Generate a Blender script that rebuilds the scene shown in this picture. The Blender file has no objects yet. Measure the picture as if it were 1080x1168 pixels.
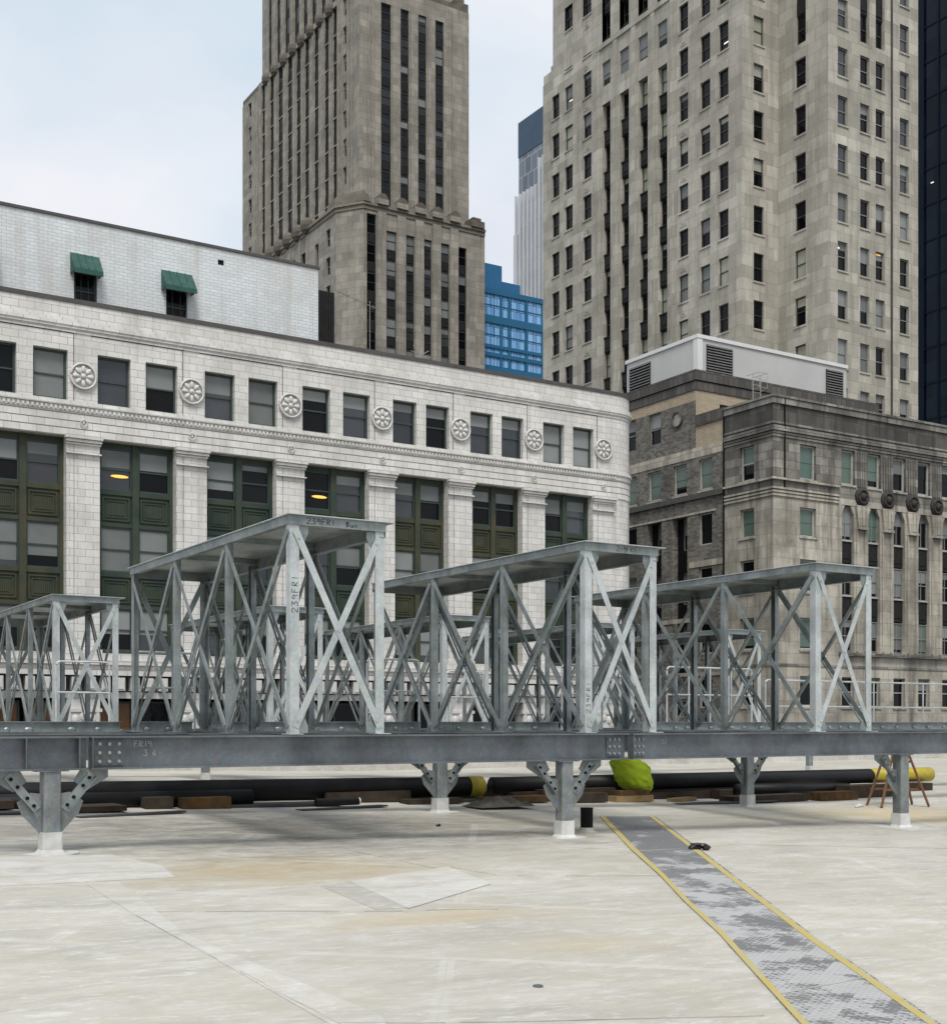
import bpy, math, random
from mathutils import Vector, Matrix, noise
R = random.Random(7)
PI = math.pi
scene = bpy.context.scene
C = scene.collection

# mesh builder
class MB:
    def __init__(s): s.v, s.f, s.m = [], [], []
    def q(s, *pts, m=0):
        n = len(s.v); s.v += [tuple(p) for p in pts]; s.f.append(tuple(range(n, n+len(pts)))); s.m.append(m)
    def box(s, x0, x1, y0, y1, z0, z1, m=0):
        n = len(s.v)
        s.v += [(x0,y0,z0),(x1,y0,z0),(x1,y1,z0),(x0,y1,z0),(x0,y0,z1),(x1,y0,z1),(x1,y1,z1),(x0,y1,z1)]
        for f in ((0,3,2,1),(4,5,6,7),(0,1,5,4),(1,2,6,5),(2,3,7,6),(3,0,4,7)):
            s.f.append(tuple(n+i for i in f)); s.m.append(m)
    def hexa(s, a, b, m=0):           # a, b: two rings of points joined into a solid
        n = len(s.v); k = len(a); s.v += [tuple(p) for p in a] + [tuple(p) for p in b]
        s.f.append(tuple(n+i for i in reversed(range(k)))); s.f.append(tuple(n+k+i for i in range(k)))
        for i in range(k):
            j = (i+1) % k; s.f.append((n+i, n+j, n+k+j, n+k+i))
        s.m += [m]*(k+2)
    def prism(s, pts, vec, m=0):
        vec = Vector(vec); s.hexa([Vector(p) for p in pts], [Vector(p)+vec for p in pts], m)
    def plate(s, p, q, n, w, t, off=0.0, m=0):   # flat bar p->q, width w across, thickness t along n
        p, q, n = Vector(p), Vector(q), Vector(n).normalized()
        d = (q-p).normalized(); c = n.cross(d).normalized()*(w/2)
        a = [p-c+n*off, p+c+n*off, p+c+n*(off+t), p-c+n*(off+t)]
        s.hexa(a, [x+(q-p) for x in a], m)
    def tube(s, pts, r, n=8, m=0, caps=True):
        pts = [Vector(p) for p in pts]; rings = []
        up = Vector((0.0137, 0.021, 1)).normalized()
        for i, p in enumerate(pts):
            d = (pts[min(i+1, len(pts)-1)] - pts[max(i-1, 0)]).normalized()
            a = up.cross(d)
            if a.length < 0.05: a = Vector((1, 0.01, 0)).cross(d)
            a.normalize(); b = d.cross(a)
            rr = r[i] if isinstance(r, (list, tuple)) else r
            base = len(s.v)
            for k in range(n):
                t = 2*PI*k/n; s.v.append(tuple(p + a*(rr*math.cos(t)) + b*(rr*math.sin(t))))
            rings.append(base)
        for a, b in zip(rings, rings[1:]):
            for k in range(n):
                j = (k+1) % n; s.f.append((a+k, a+j, b+j, b+k)); s.m.append(m)
        if caps:
            s.f.append(tuple(reversed(range(rings[0], rings[0]+n)))); s.m.append(m)
            s.f.append(tuple(range(rings[-1], rings[-1]+n))); s.m.append(m)
    def disc(s, c, axis, r, t, n=20, m=0):        # short cylinder starting at c along axis
        c, axis = Vector(c), Vector(axis).normalized(); s.tube([c, c+axis*t], r, n, m)
    def ball(s, c, rx, ry, rz, nu=10, nv=6, m=0):
        base = len(s.v)
        for j in range(nv+1):
            th = PI*j/nv
            for i in range(nu):
                ph = 2*PI*i/nu
                s.v.append((c[0]+rx*math.sin(th)*math.cos(ph), c[1]+ry*math.sin(th)*math.sin(ph), c[2]+rz*math.cos(th)))
        for j in range(nv):
            for i in range(nu):
                k = (i+1) % nu
                s.f.append((base+j*nu+i, base+(j+1)*nu+i, base+(j+1)*nu+k, base+j*nu+k)); s.m.append(m)
    def sweep(s, path, o0, o1, z0, z1, m=0):      # moulding along a plan path of (x, y, nx, ny)
        n = len(s.v)
        for (x, y, nx, ny) in path:
            s.v += [(x+nx*o0, y+ny*o0, z0), (x+nx*o1, y+ny*o1, z0), (x+nx*o1, y+ny*o1, z1), (x+nx*o0, y+ny*o0, z1)]
        for i in range(len(path)-1):
            a, b = n+4*i, n+4*i+4
            for k in range(4):
                j = (k+1) % 4; s.f.append((a+k, b+k, b+j, a+j)); s.m.append(m)
        e = n+4*(len(path)-1)
        s.f.append((n, n+1, n+2, n+3)); s.f.append((e+3, e+2, e+1, e)); s.m += [m, m]
    def wall(s, plane, c, s0, s1, z0, z1, ops=(), m=0):
        # wall face looking to -v (plane 'v') or -u (plane 'u') at coordinate c, with openings (s0,s1,z0,z1,depth)
        P = (lambda a, d, z: (a, c+d, z)) if plane == 'v' else (lambda a, d, z: (c+d, a, z))
        S = sorted({s0, s1} | {x for o in ops for x in o[:2] if s0 < x < s1})
        Z = sorted({z0, z1} | {x for o in ops for x in o[2:4] if z0 < x < z1})
        for zi in range(len(Z)-1):
            zc = (Z[zi]+Z[zi+1])/2; run = None
            for si in range(len(S)):
                solid = False
                if si < len(S)-1:
                    sc = (S[si]+S[si+1])/2
                    solid = not any(o[0] < sc < o[1] and o[2] < zc < o[3] for o in ops)
                if solid and run is None: run = S[si]
                if not solid and run is not None:
                    s.q(P(run,0,Z[zi]), P(S[si],0,Z[zi]), P(S[si],0,Z[zi+1]), P(run,0,Z[zi+1]), m=m); run = None
        for (a, b, y0, y1, d) in ops:
            s.q(P(a,0,y0), P(a,d,y0), P(a,d,y1), P(a,0,y1), m=m); s.q(P(b,0,y0), P(b,0,y1), P(b,d,y1), P(b,d,y0), m=m)
            s.q(P(a,0,y1), P(a,d,y1), P(b,d,y1), P(b,0,y1), m=m); s.q(P(a,0,y0), P(b,0,y0), P(b,d,y0), P(a,d,y0), m=m)
    def mesh(s, name, mats, smooth=False):
        me = bpy.data.meshes.new(name); me.from_pydata(s.v, [], s.f)
        for mm in (mats if isinstance(mats, (list, tuple)) else [mats]): me.materials.append(mm)
        me.polygons.foreach_set('material_index', s.m)
        if smooth: me.polygons.foreach_set('use_smooth', [True]*len(me.polygons))
        me.update()
        return me
    def build(s, name, mats, parent=None, smooth=False):
        return link(name, s.mesh(name, mats, smooth), parent)

def link(name, me, parent=None, loc=None, rz=0.0):
    o = bpy.data.objects.new(name, me); C.objects.link(o)
    if loc is not None: o.location = loc
    if rz: o.rotation_euler = (0, 0, rz)
    if parent is not None:
        o.parent = parent
        if parent.parent is None and parent.type == 'EMPTY':
            o.matrix_parent_inverse = Matrix.Translation(-Vector(parent.location))
    return o
def tag(o, label=None, cat=None, group=None, kind=None):
    if label: o['label'] = label
    if cat: o['category'] = cat
    if group: o['group'] = group
    if kind: o['kind'] = kind
    return o
def thing(name, label, cat, loc=(0,0,0), group=None):
    o = bpy.data.objects.new(name, None); o.location = loc; o.empty_display_size = 0.3; C.objects.link(o)
    return tag(o, label, cat, group)
def kids(o): return [c for c in bpy.data.objects if c.parent == o]
def dup(o, loc, label=None, rz=None, parent=None):
    c = o.copy(); C.objects.link(c)
    if parent is not None: c.parent = parent
    else:
        c.location = loc
        if label: c['label'] = label
        if rz is not None: c.rotation_euler = (0, 0, rz)
    for k in kids(o): dup(k, None, parent=c)
    return c

# materials
def N(nt, t, **kw):
    n = nt.nodes.new(t)
    for k, v in kw.items():
        if k in n.inputs: n.inputs[k].default_value = v
        else: setattr(n, k, v)
    return n
def newmat(name):
    m = bpy.data.materials.new(name); m.use_nodes = True
    nt = m.node_tree; nt.nodes.clear()
    out = N(nt, 'ShaderNodeOutputMaterial'); p = N(nt, 'ShaderNodeBsdfPrincipled')
    nt.links.new(p.outputs[0], out.inputs[0])
    return m, nt, p
def rgb(c): return (c[0], c[1], c[2], 1)
def mixc(nt, fac, a, b, mode='MIX'):
    n = nt.nodes.new('ShaderNodeMix'); n.data_type = 'RGBA'; n.blend_type = mode
    for sock, v in ((n.inputs[0], fac), (n.inputs[6], a), (n.inputs[7], b)):
        if hasattr(v, 'is_linked'): nt.links.new(v, sock)
        elif isinstance(v, (int, float)): sock.default_value = v
        else: sock.default_value = rgb(v)
    return n.outputs[2]
def ramp(nt, src, a, b):
    n = N(nt, 'ShaderNodeMapRange'); n.inputs[1].default_value = a; n.inputs[2].default_value = b
    nt.links.new(src, n.inputs[0]); return n.outputs[0]
def math_(nt, op, a, b=0.0):
    n = N(nt, 'ShaderNodeMath', operation=op)
    for i, v in enumerate((a, b)):
        if hasattr(v, 'is_linked'): nt.links.new(v, n.inputs[i])
        else: n.inputs[i].default_value = v
    return n.outputs[0]
def pos(nt): return N(nt, 'ShaderNodeNewGeometry').outputs['Position']
def scaled(nt, src, sx, sy, sz, loc=(0,0,0)):
    n = N(nt, 'ShaderNodeMapping'); n.inputs['Scale'].default_value = (sx, sy, sz); n.inputs['Location'].default_value = loc
    nt.links.new(src, n.inputs[0]); return n.outputs[0]
def noise_(nt, vec, scale, detail=4, rough=0.55, dist=0.0):
    n = N(nt, 'ShaderNodeTexNoise', Scale=scale, Detail=detail, Roughness=rough, Distortion=dist)
    nt.links.new(vec, n.inputs['Vector']); return n.outputs[0]
def bump(nt, p, h, strength, dist=0.02):
    b = N(nt, 'ShaderNodeBump', Strength=strength, Distance=dist)
    nt.links.new(h, b.inputs['Height']); nt.links.new(b.outputs[0], p.inputs['Normal'])
def facade_vec(nt, tangent=True):    # across and up along any upright face
    g = N(nt, 'ShaderNodeNewGeometry'); P = g.outputs['Position']; s = N(nt, 'ShaderNodeSeparateXYZ'); nt.links.new(P, s.inputs[0])
    if tangent:
        q = N(nt, 'ShaderNodeSeparateXYZ'); nt.links.new(g.outputs['True Normal'], q.inputs[0])
        a = math_(nt, 'SUBTRACT', math_(nt, 'MULTIPLY', s.outputs[1], q.outputs[0]), math_(nt, 'MULTIPLY', s.outputs[0], q.outputs[1]))
    else: a = math_(nt, 'ADD', s.outputs[0], s.outputs[1])
    c = N(nt, 'ShaderNodeCombineXYZ')
    nt.links.new(a, c.inputs[0]); nt.links.new(s.outputs[2], c.inputs[1]); return c.outputs[0], P, s
def masonry(name, c1, c2, joint, bw, bh, mort=0.012, blotch=0.35, streak=0.35, dirt=(0.10,0.09,0.075), rough=0.75, bstr=0.4, bias=0.0, spec=0.3, patch=None, tangent=True):
    m, nt, p = newmat(name)
    vec, P, sp = facade_vec(nt, tangent)
    b = N(nt, 'ShaderNodeTexBrick', Color1=rgb(c1), Color2=rgb(c2), Mortar=rgb(joint), Scale=1.0)
    b.inputs['Mortar Size'].default_value = mort; b.inputs['Mortar Smooth'].default_value = 0.15
    b.inputs['Bias'].default_value = bias; b.inputs['Brick Width'].default_value = bw; b.inputs['Row Height'].default_value = bh
    nt.links.new(vec, b.inputs['Vector'])
    col = b.outputs['Color']
    if patch:   # replaced lighter blocks
        w = N(nt, 'ShaderNodeTexBrick', Color1=(0,0,0,1), Color2=(1,1,1,1), Mortar=(0,0,0,1), Scale=1.0)
        w.inputs['Mortar Size'].default_value = 0.0; w.inputs['Bias'].default_value = patch[1]
        w.inputs['Brick Width'].default_value = bw*2; w.inputs['Row Height'].default_value = bh
        nt.links.new(scaled(nt, vec, 1, 1, 1, (3.7, 1.9*bh*10, 0)), w.inputs['Vector'])
        col = mixc(nt, math_(nt, 'MULTIPLY', ramp(nt, w.outputs['Color'], 0.62, 0.80), 0.75), col, patch[0])
    f = ramp(nt, noise_(nt, P, 0.33, 7, 0.68), 0.42, 0.66)
    col = mixc(nt, math_(nt, 'MULTIPLY', f, blotch), col, dirt, 'MIX')
    st = noise_(nt, scaled(nt, vec, 1.3, 0.10, 1), 1.0, 7, 0.68)
    col = mixc(nt, math_(nt, 'MULTIPLY', ramp(nt, st, 0.48, 0.68), streak), col, dirt)
    fine = noise_(nt, P, 9.0, 3, 0.6)
    col = mixc(nt, 0.25, col, mixc(nt, fine, (0.25,0.25,0.25), (0.75,0.75,0.75)), 'OVERLAY')
    nt.links.new(col, p.inputs['Base Color']); p.inputs['Roughness'].default_value = rough
    p.inputs['Specular IOR Level'].default_value = spec
    h = math_(nt, 'ADD', math_(nt, 'MULTIPLY', b.outputs['Fac'], -1.0), math_(nt, 'MULTIPLY', fine, 0.35))
    bump(nt, p, h, bstr, 0.015)
    return m
def metal(name, c1, c2, metallic, rough, scale=3.0, stain=None, stainf=0.0, bstr=0.05):
    m, nt, p = newmat(name); P = pos(nt)
    a = ramp(nt, noise_(nt, P, scale, 6, 0.65), 0.3, 0.7)
    col = mixc(nt, a, c1, c2)
    v = N(nt, 'ShaderNodeTexVoronoi', Scale=38.0); nt.links.new(P, v.inputs['Vector'])
    col = mixc(nt, 0.12, col, v.outputs['Color'], 'OVERLAY')
    if stain:
        s = ramp(nt, noise_(nt, scaled(nt, P, 1, 1, 0.35), scale*0.6, 6, 0.7, 0.4), 0.52, 0.75)
        col = mixc(nt, math_(nt, 'MULTIPLY', s, stainf), col, stain)
    nt.links.new(col, p.inputs['Base Color']); p.inputs['Metallic'].default_value = metallic
    nt.links.new(ramp2(nt, noise_(nt, P, scale*2.1, 4), rough-0.12, rough+0.16), p.inputs['Roughness'])
    bump(nt, p, noise_(nt, P, 14.0, 3), bstr, 0.01)
    return m
def ramp2(nt, src, lo, hi):
    n = N(nt, 'ShaderNodeMapRange'); n.inputs[1].default_value = 0.3; n.inputs[2].default_value = 0.7
    n.inputs[3].default_value = lo; n.inputs[4].default_value = hi; nt.links.new(src, n.inputs[0]); return n.outputs[0]
def plain(name, c1, c2, rough=0.7, scale=4.0, spec=0.4, bstr=0.1, metallic=0.0):
    m, nt, p = newmat(name); P = pos(nt)
    col = mixc(nt, ramp(nt, noise_(nt, P, scale, 5, 0.6), 0.3, 0.7), c1, c2)
    nt.links.new(col, p.inputs['Base Color']); p.inputs['Roughness'].default_value = rough
    p.inputs['Specular IOR Level'].default_value = spec; p.inputs['Metallic'].default_value = metallic
    bump(nt, p, noise_(nt, P, scale*6, 3), bstr, 0.01)
    return m
def glassy(name, c1, c2, rough=0.04, spec=0.6, wavy=0.12, coat=0.0):
    m, nt, p = newmat(name)
    oi = N(nt, 'ShaderNodeObjectInfo'); P = pos(nt)
    cell = noise_(nt, P, 0.7, 3)
    f = math_(nt, 'ADD', math_(nt, 'MULTIPLY', oi.outputs['Random'], .7), math_(nt, 'MULTIPLY', ramp(nt, cell, .3, .7), .3))
    nt.links.new(mixc(nt, f, c1, c2), p.inputs['Base Color'])
    p.inputs['Roughness'].default_value = rough; p.inputs['Specular IOR Level'].default_value = spec
    p.inputs['Coat Weight'].default_value = coat; p.inputs['Coat Roughness'].default_value = 0.04
    if wavy: bump(nt, p, noise_(nt, P, 1.6, 2), wavy, 0.02)
    return m
def emit(name, c, s):
    m, nt, p = newmat(name); p.inputs['Base Color'].default_value = rgb(c)
    p.inputs['Emission Color'].default_value = rgb(c); p.inputs['Emission Strength'].default_value = s
    return m

M = {}
M['terracotta'] = masonry('terracotta', (.69,.675,.635), (.595,.58,.55), (.27,.26,.24), .70, .335, .011, .42, .50, (.37,.35,.31), .42, .18, spec=.4, tangent=False)
M['painted_brick'] = masonry('painted_brick', (.66,.69,.70), (.58,.62,.63), (.40,.42,.42), .42, .16, .012, .45, .6, (.42,.40,.365), .6, .35)
M['limestone_a'] = masonry('limestone_a', (.49,.463,.395), (.335,.315,.265), (.22,.205,.175), 1.55, .94, .014, .5, .55, (.18,.167,.138), .85, .3, patch=((.63,.605,.53), -.25))
M['limestone_b'] = masonry('limestone_b', (.375,.348,.295), (.255,.237,.2), (.14,.128,.108), 1.7, .93, .016, .5, .5, (.125,.115,.097), .85, .3, patch=((.52,.49,.42), -.4))
M['limestone_c'] = masonry('limestone_c', (.50,.465,.39), (.38,.352,.29), (.2,.185,.155), 1.5, .75, .012, .7, .95, (.12,.11,.094), .85, .3)
M['sooty_stone'] = masonry('sooty_stone', (.33,.31,.27), (.15,.14,.125), (.05,.05,.045), 1.4, .55, .012, .7, .9, (.04,.038,.035), .88, .35, patch=((.33,.31,.27), -.45))
M['soot_band'] = masonry('soot_band', (.12,.114,.10), (.055,.052,.047), (.04,.04,.036), 1.4, .85, .012, .7, .9, (.028,.027,.025), .88, .4, patch=((.33,.31,.27), -.5))
M['dark_brick'] = masonry('dark_brick', (.24,.222,.188), (.10,.092,.08), (.19,.18,.16), .34, .14, .012, .6, .45, (.05,.047,.042), .9, .9)
M['tan_brick'] = masonry('tan_brick', (.44,.36,.25), (.34,.28,.2), (.30,.26,.2), .32, .11, .01, .25, .25, (.2,.17,.13), .85, .5)
M['buff_stone'] = masonry('buff_stone', (.50,.455,.375), (.33,.3,.25), (.14,.12,.1), .55, .9, .012, .4, .5, (.09,.085,.075), .85, .3)
M['cap_tile'] = masonry('cap_tile', (.075,.068,.06), (.12,.11,.1), (.03,.03,.03), .5, .6, .02, .4, .5, (.04,.038,.035), .8, .4, patch=((.33,.31,.28), -.6))
M['roof_tar'] = plain('roof_tar', (.09,.09,.088), (.15,.148,.14), .9)
M['coping'] = plain('coping', (.055,.05,.046), (.085,.08,.074), .7, 1.2)
M['joint'] = plain('joint', (.05,.05,.05), (.09,.09,.085), .8)
M['green_metal'] = plain('green_metal', (.020,.036,.030), (.050,.062,.040), .6, .8, .25, .3)
M['olive_metal'] = plain('olive_metal', (.028,.040,.030), (.070,.064,.032), .65, .9, .25, .3)
M['awning_copper'] = plain('awning_copper', (.014,.055,.045), (.032,.10,.08), .6, 2.5, .3, .25)
M['dark_frame'] = plain('dark_frame', (.03,.032,.03), (.05,.05,.046), .5, 3)
M['light_frame'] = plain('light_frame', (.42,.41,.38), (.3,.29,.27), .6, 3)
M['grey_frame'] = plain('grey_frame', (.16,.16,.15), (.24,.235,.22), .55, 3)
M['green_frame'] = plain('green_frame', (.025,.045,.04), (.04,.06,.052), .5, 3)
M['glass'] = glassy('glass', (.002,.0025,.003), (.009,.010,.011), .03, .16, .1)
M['glass_grey'] = glassy('glass_grey', (.012,.014,.016), (.06,.066,.074), .04, .5, .1)
M['blind_grey'] = glassy('blind_grey', (.10,.11,.105), (.25,.265,.255), .4, .2, 0, .2)
M['blind_green'] = glassy('blind_green', (.065,.118,.095), (.13,.165,.125), .4, .3, 0, .4)
M['blind_pale'] = glassy('blind_pale', (.27,.285,.21), (.34,.34,.29), .4, .3, 0, .4)
M['amber_room_light'] = glassy('amber_room_light', (.16,.065,.012), (.10,.055,.012), .4, .3, 0, .4)  # orange-brown colour that stands in for light inside the rooms
M['iron'] = plain('iron', (.010,.010,.010), (.022,.021,.020), .7, 5, .2, .3)
M['stone_dark_medal'] = plain('stone_dark_medal', (.03,.028,.025), (.055,.05,.045), .8, 6, .3, .3)
M['panel_grey'] = plain('panel_grey', (.42,.42,.405), (.48,.475,.46), .5, .6, .4, .03)
M['panel_white'] = plain('panel_white', (.6,.6,.58), (.66,.655,.64), .5, 1.0)
M['louvre'] = plain('louvre', (.1,.1,.098), (.15,.15,.145), .5, 3)
M['black'] = plain('black', (.004,.004,.004), (.008,.008,.008), .7, 3, .15)
M['navy_glass'] = masonry('navy_glass', (.003,.006,.013), (.009,.016,.032), (.003,.004,.007), 1.9, 1.85, .0, .0, .0, (.01,.01,.01), .05, 0.0, spec=.14)
M['navy_metal'] = plain('navy_metal', (.004,.010,.022), (.007,.016,.033), .5, .5, .12)
M['crown_blue'] = plain('crown_blue', (.016,.05,.095), (.028,.075,.13), .4, .3, .4)
M['blue_wall'] = plain('blue_wall', (.018,.115,.245), (.022,.135,.28), .5, .3)
M['teal_metal'] = plain('teal_metal', (.014,.12,.23), (.02,.14,.26), .4, .3)
M['blue_glass'] = masonry('blue_glass', (.20,.43,.76), (.30,.54,.86), (.03,.14,.30), 1.15, 1.35, .05, .0, .0, (.1,.2,.4), .06, 0.05, spec=.6)
M['pale_glass'] = masonry('pale_glass', (.16,.20,.24), (.08,.105,.135), (.30,.33,.36), 2.2, 3.4, .12, .0, .0, (.1,.1,.1), .2, 0.0, spec=.5)
M['pale_fin'] = plain('pale_fin', (.56,.58,.6), (.62,.64,.66), .4, .2)
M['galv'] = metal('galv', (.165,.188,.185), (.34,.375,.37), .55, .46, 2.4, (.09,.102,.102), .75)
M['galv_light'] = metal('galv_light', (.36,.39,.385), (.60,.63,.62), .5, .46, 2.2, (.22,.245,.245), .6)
M['galv_dark'] = metal('galv_dark', (.085,.095,.102), (.19,.21,.225), .5, .45, 1.3, (.07,.076,.08), .75)
M['galv_col'] = metal('galv_col', (.145,.162,.162), (.28,.302,.298), .5, .5, 3.5, (.08,.086,.082), .7)
M['bolt'] = metal('bolt', (.30,.31,.31), (.42,.43,.43), .7, .4, 9.0)
M['boot'] = plain('boot', (.40,.40,.38), (.60,.595,.57), .6, 4)
M['ink'] = plain('ink', (.012,.012,.014), (.02,.02,.022), .6)
M['chalk'] = plain('chalk', (.30,.31,.31), (.42,.42,.41), .9)
M['pipe_black'] = plain('pipe_black', (.004,.004,.0045), (.010,.010,.011), .5, 2.5, .22, .1)
M['yellow'] = plain('yellow', (.46,.36,.02), (.30,.25,.03), .5, 6)
M['stripe'] = plain('stripe', (.44,.335,.07), (.40,.36,.21), .75, 5.5, .3)
M['timber'] = plain('timber', (.12,.065,.025), (.05,.032,.016), .8, 5, .2, .4)
M['timber_dark'] = plain('timber_dark', (.03,.022,.016), (.055,.042,.03), .85, 5, .2, .4)
M['timber_pale'] = plain('timber_pale', (.30,.21,.10), (.2,.14,.07), .8, 5, .2, .4)
M['ladder_wood'] = plain('ladder_wood', (.18,.078,.036), (.12,.06,.03), .6, 6, .3, .3)
M['tarp'] = plain('tarp', (.06,.055,.045), (.13,.12,.1), .8, 5)
M['steel_sheet'] = plain('steel_sheet', (.03,.031,.032), (.06,.06,.06), .5, 3)
M['rubber'] = plain('rubber', (.010,.010,.011), (.018,.018,.019), .5, 8)
M['asphalt'] = plain('asphalt', (.045,.045,.047), (.06,.06,.06), .9, .5)
M['offcut'] = plain('offcut', (.5,.5,.49), (.6,.6,.59), .5, 5)
M['lamp'] = emit('lamp', (1.0, .52, .10), .75)
M['lamp_white'] = emit('lamp_white', (1.0, .93, .8), .8)

# high-visibility cloth
m, nt, p = newmat('hivis'); P = pos(nt)
nt.links.new(mixc(nt, noise_(nt, P, 6, 4), (.37,.50,.014), (.29,.40,.010)), p.inputs['Base Color'])
p.inputs['Roughness'].default_value = .8; bump(nt, p, noise_(nt, P, 40, 3), .2, .005); M['hivis'] = m

# roof membrane: pale grey sheet with scuffs, rust-tan staining, dirt and the platform's shade painted into the colour
def roof_mat(name, c1, c2, stains_shade=True):
    m, nt, p = newmat(name); P = pos(nt)
    big = ramp(nt, noise_(nt, P, .35, 5, .6), .3, .7)
    col = mixc(nt, big, c1, c2)
    sw = noise_(nt, scaled(nt, P, .55, 1.6, 1), 1.3, 8, .7, .8)
    col = mixc(nt, math_(nt, 'MULTIPLY', ramp(nt, sw, .42, .70), .62), col, (.27,.258,.222))
    sc = noise_(nt, scaled(nt, P, 1.2, 3.6, 1), 3.0, 8, .75, .9)
    col = mixc(nt, math_(nt, 'MULTIPLY', ramp(nt, sc, .52, .66), .6), col, (.66,.655,.63))
    s3 = noise_(nt, scaled(nt, P, 2.0, 7.0, 1), 4.0, 7, .75, .5)
    col = mixc(nt, math_(nt, 'MULTIPLY', ramp(nt, s3, .54, .66), .32), col, (.33,.32,.29))
    s4 = noise_(nt, P, .9, 8, .72, 1.2)
    col = mixc(nt, math_(nt, 'MULTIPLY', ramp(nt, s4, .47, .58), .38), col, (.40,.36,.28))
    col = mixc(nt, math_(nt, 'MULTIPLY', ramp(nt, noise_(nt, P, 7.0, 6, .75), .58, .72), .35), col, (.30,.295,.28))
    if stains_shade:
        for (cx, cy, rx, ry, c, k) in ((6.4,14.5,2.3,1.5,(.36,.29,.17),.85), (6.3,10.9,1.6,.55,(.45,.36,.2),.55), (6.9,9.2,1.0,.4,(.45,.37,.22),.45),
                (22.3,18.6,3.0,2.2,(.50,.40,.2),.7), (8.4,18.3,4.6,3.2,(.135,.128,.108),.9), (17.5,18.4,4.0,1.5,(.23,.21,.165),.65), (4.0,19.6,3.0,2.2,(.19,.18,.155),.7), (12.4,19.3,2.8,1.8,(.24,.215,.165),.65), (10.0,14.6,3.0,1.4,(.36,.33,.26),.4), (4.05,16.7,1.0,.7,(.22,.21,.18),.6), (12.2,16.8,1.2,.8,(.22,.205,.17),.6), (20.1,16.7,1.2,.8,(.24,.22,.17),.6), (5.0,9.0,2.0,1.6,(.34,.325,.28),.35), (10.5,11.5,2.4,1.6,(.35,.33,.28),.35)):  # dark ones under the platform paint in its shade along with dirt
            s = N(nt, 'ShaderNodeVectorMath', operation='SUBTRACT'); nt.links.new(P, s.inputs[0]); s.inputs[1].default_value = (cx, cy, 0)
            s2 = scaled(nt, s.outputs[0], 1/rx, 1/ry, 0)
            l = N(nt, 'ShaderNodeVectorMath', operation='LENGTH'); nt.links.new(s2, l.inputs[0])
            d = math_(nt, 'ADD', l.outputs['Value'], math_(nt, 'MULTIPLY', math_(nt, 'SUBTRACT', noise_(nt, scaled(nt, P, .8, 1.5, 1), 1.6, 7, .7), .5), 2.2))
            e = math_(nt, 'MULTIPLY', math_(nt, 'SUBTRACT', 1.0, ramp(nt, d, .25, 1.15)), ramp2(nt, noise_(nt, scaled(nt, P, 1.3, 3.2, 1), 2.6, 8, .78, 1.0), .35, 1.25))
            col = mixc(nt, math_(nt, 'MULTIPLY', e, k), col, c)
    if stains_shade:
        mp = N(nt, 'ShaderNodeMapping'); mp.inputs['Rotation'].default_value = (0, 0, math.radians(33)); mp.inputs['Location'].default_value = (.4, .9, 0)
        wob = N(nt, 'ShaderNodeVectorMath', operation='ADD'); nz = N(nt, 'ShaderNodeTexNoise', Scale=.8, Detail=3.0); nt.links.new(P, nz.inputs['Vector'])
        wv_ = N(nt, 'ShaderNodeVectorMath', operation='SCALE'); nt.links.new(nz.outputs['Color'], wv_.inputs[0]); wv_.inputs['Scale'].default_value = .10
        nt.links.new(P, wob.inputs[0]); nt.links.new(wv_.outputs[0], wob.inputs[1]); nt.links.new(wob.outputs[0], mp.inputs[0])
        for (ms, k, c) in ((.006, .42, (.22,.21,.19)), (.07, .22, (.68,.67,.64))):
            br = N(nt, 'ShaderNodeTexBrick', Color1=(0,0,0,1), Color2=(0,0,0,1), Mortar=(1,1,1,1), Scale=1.0); br.offset = .37
            br.inputs['Mortar Size'].default_value = ms; br.inputs['Mortar Smooth'].default_value = .3; br.inputs['Brick Width'].default_value = 9.0; br.inputs['Row Height'].default_value = 2.9
            nt.links.new(mp.outputs[0], br.inputs['Vector'])
            col = mixc(nt, math_(nt, 'MULTIPLY', br.outputs['Color'], math_(nt, 'MULTIPLY', ramp(nt, noise_(nt, P, .5, 3), .35, .6), k)), col, c)
        vr = N(nt, 'ShaderNodeTexVoronoi', Scale=9.0); vr.feature = 'F1'; nt.links.new(P, vr.inputs['Vector'])
        spk = math_(nt, 'MULTIPLY', math_(nt, 'SUBTRACT', 1.0, ramp(nt, vr.outputs['Distance'], .03, .09)), ramp(nt, noise_(nt, P, 2.0, 3), .52, .6))
        col = mixc(nt, math_(nt, 'MULTIPLY', spk, .6), col, (.12,.115,.10))
    nt.links.new(col, p.inputs['Base Color']); p.inputs['Roughness'].default_value = .62; p.inputs['Specular IOR Level'].default_value = .35
    h = math_(nt, 'ADD', noise_(nt, P, 1.2, 4), math_(nt, 'MULTIPLY', noise_(nt, P, 30, 3), .15))
    bump(nt, p, h, .35, .03)
    return m
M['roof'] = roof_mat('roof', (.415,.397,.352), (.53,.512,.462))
M['roof_white'] = roof_mat('roof_white', (.485,.474,.44), (.545,.534,.50), False)
M['roof_grey'] = roof_mat('roof_grey', (.36,.347,.318), (.42,.405,.372), False)
M['seam'] = plain('seam', (.24,.23,.21), (.46,.45,.425), .8, 2.5)

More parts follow.
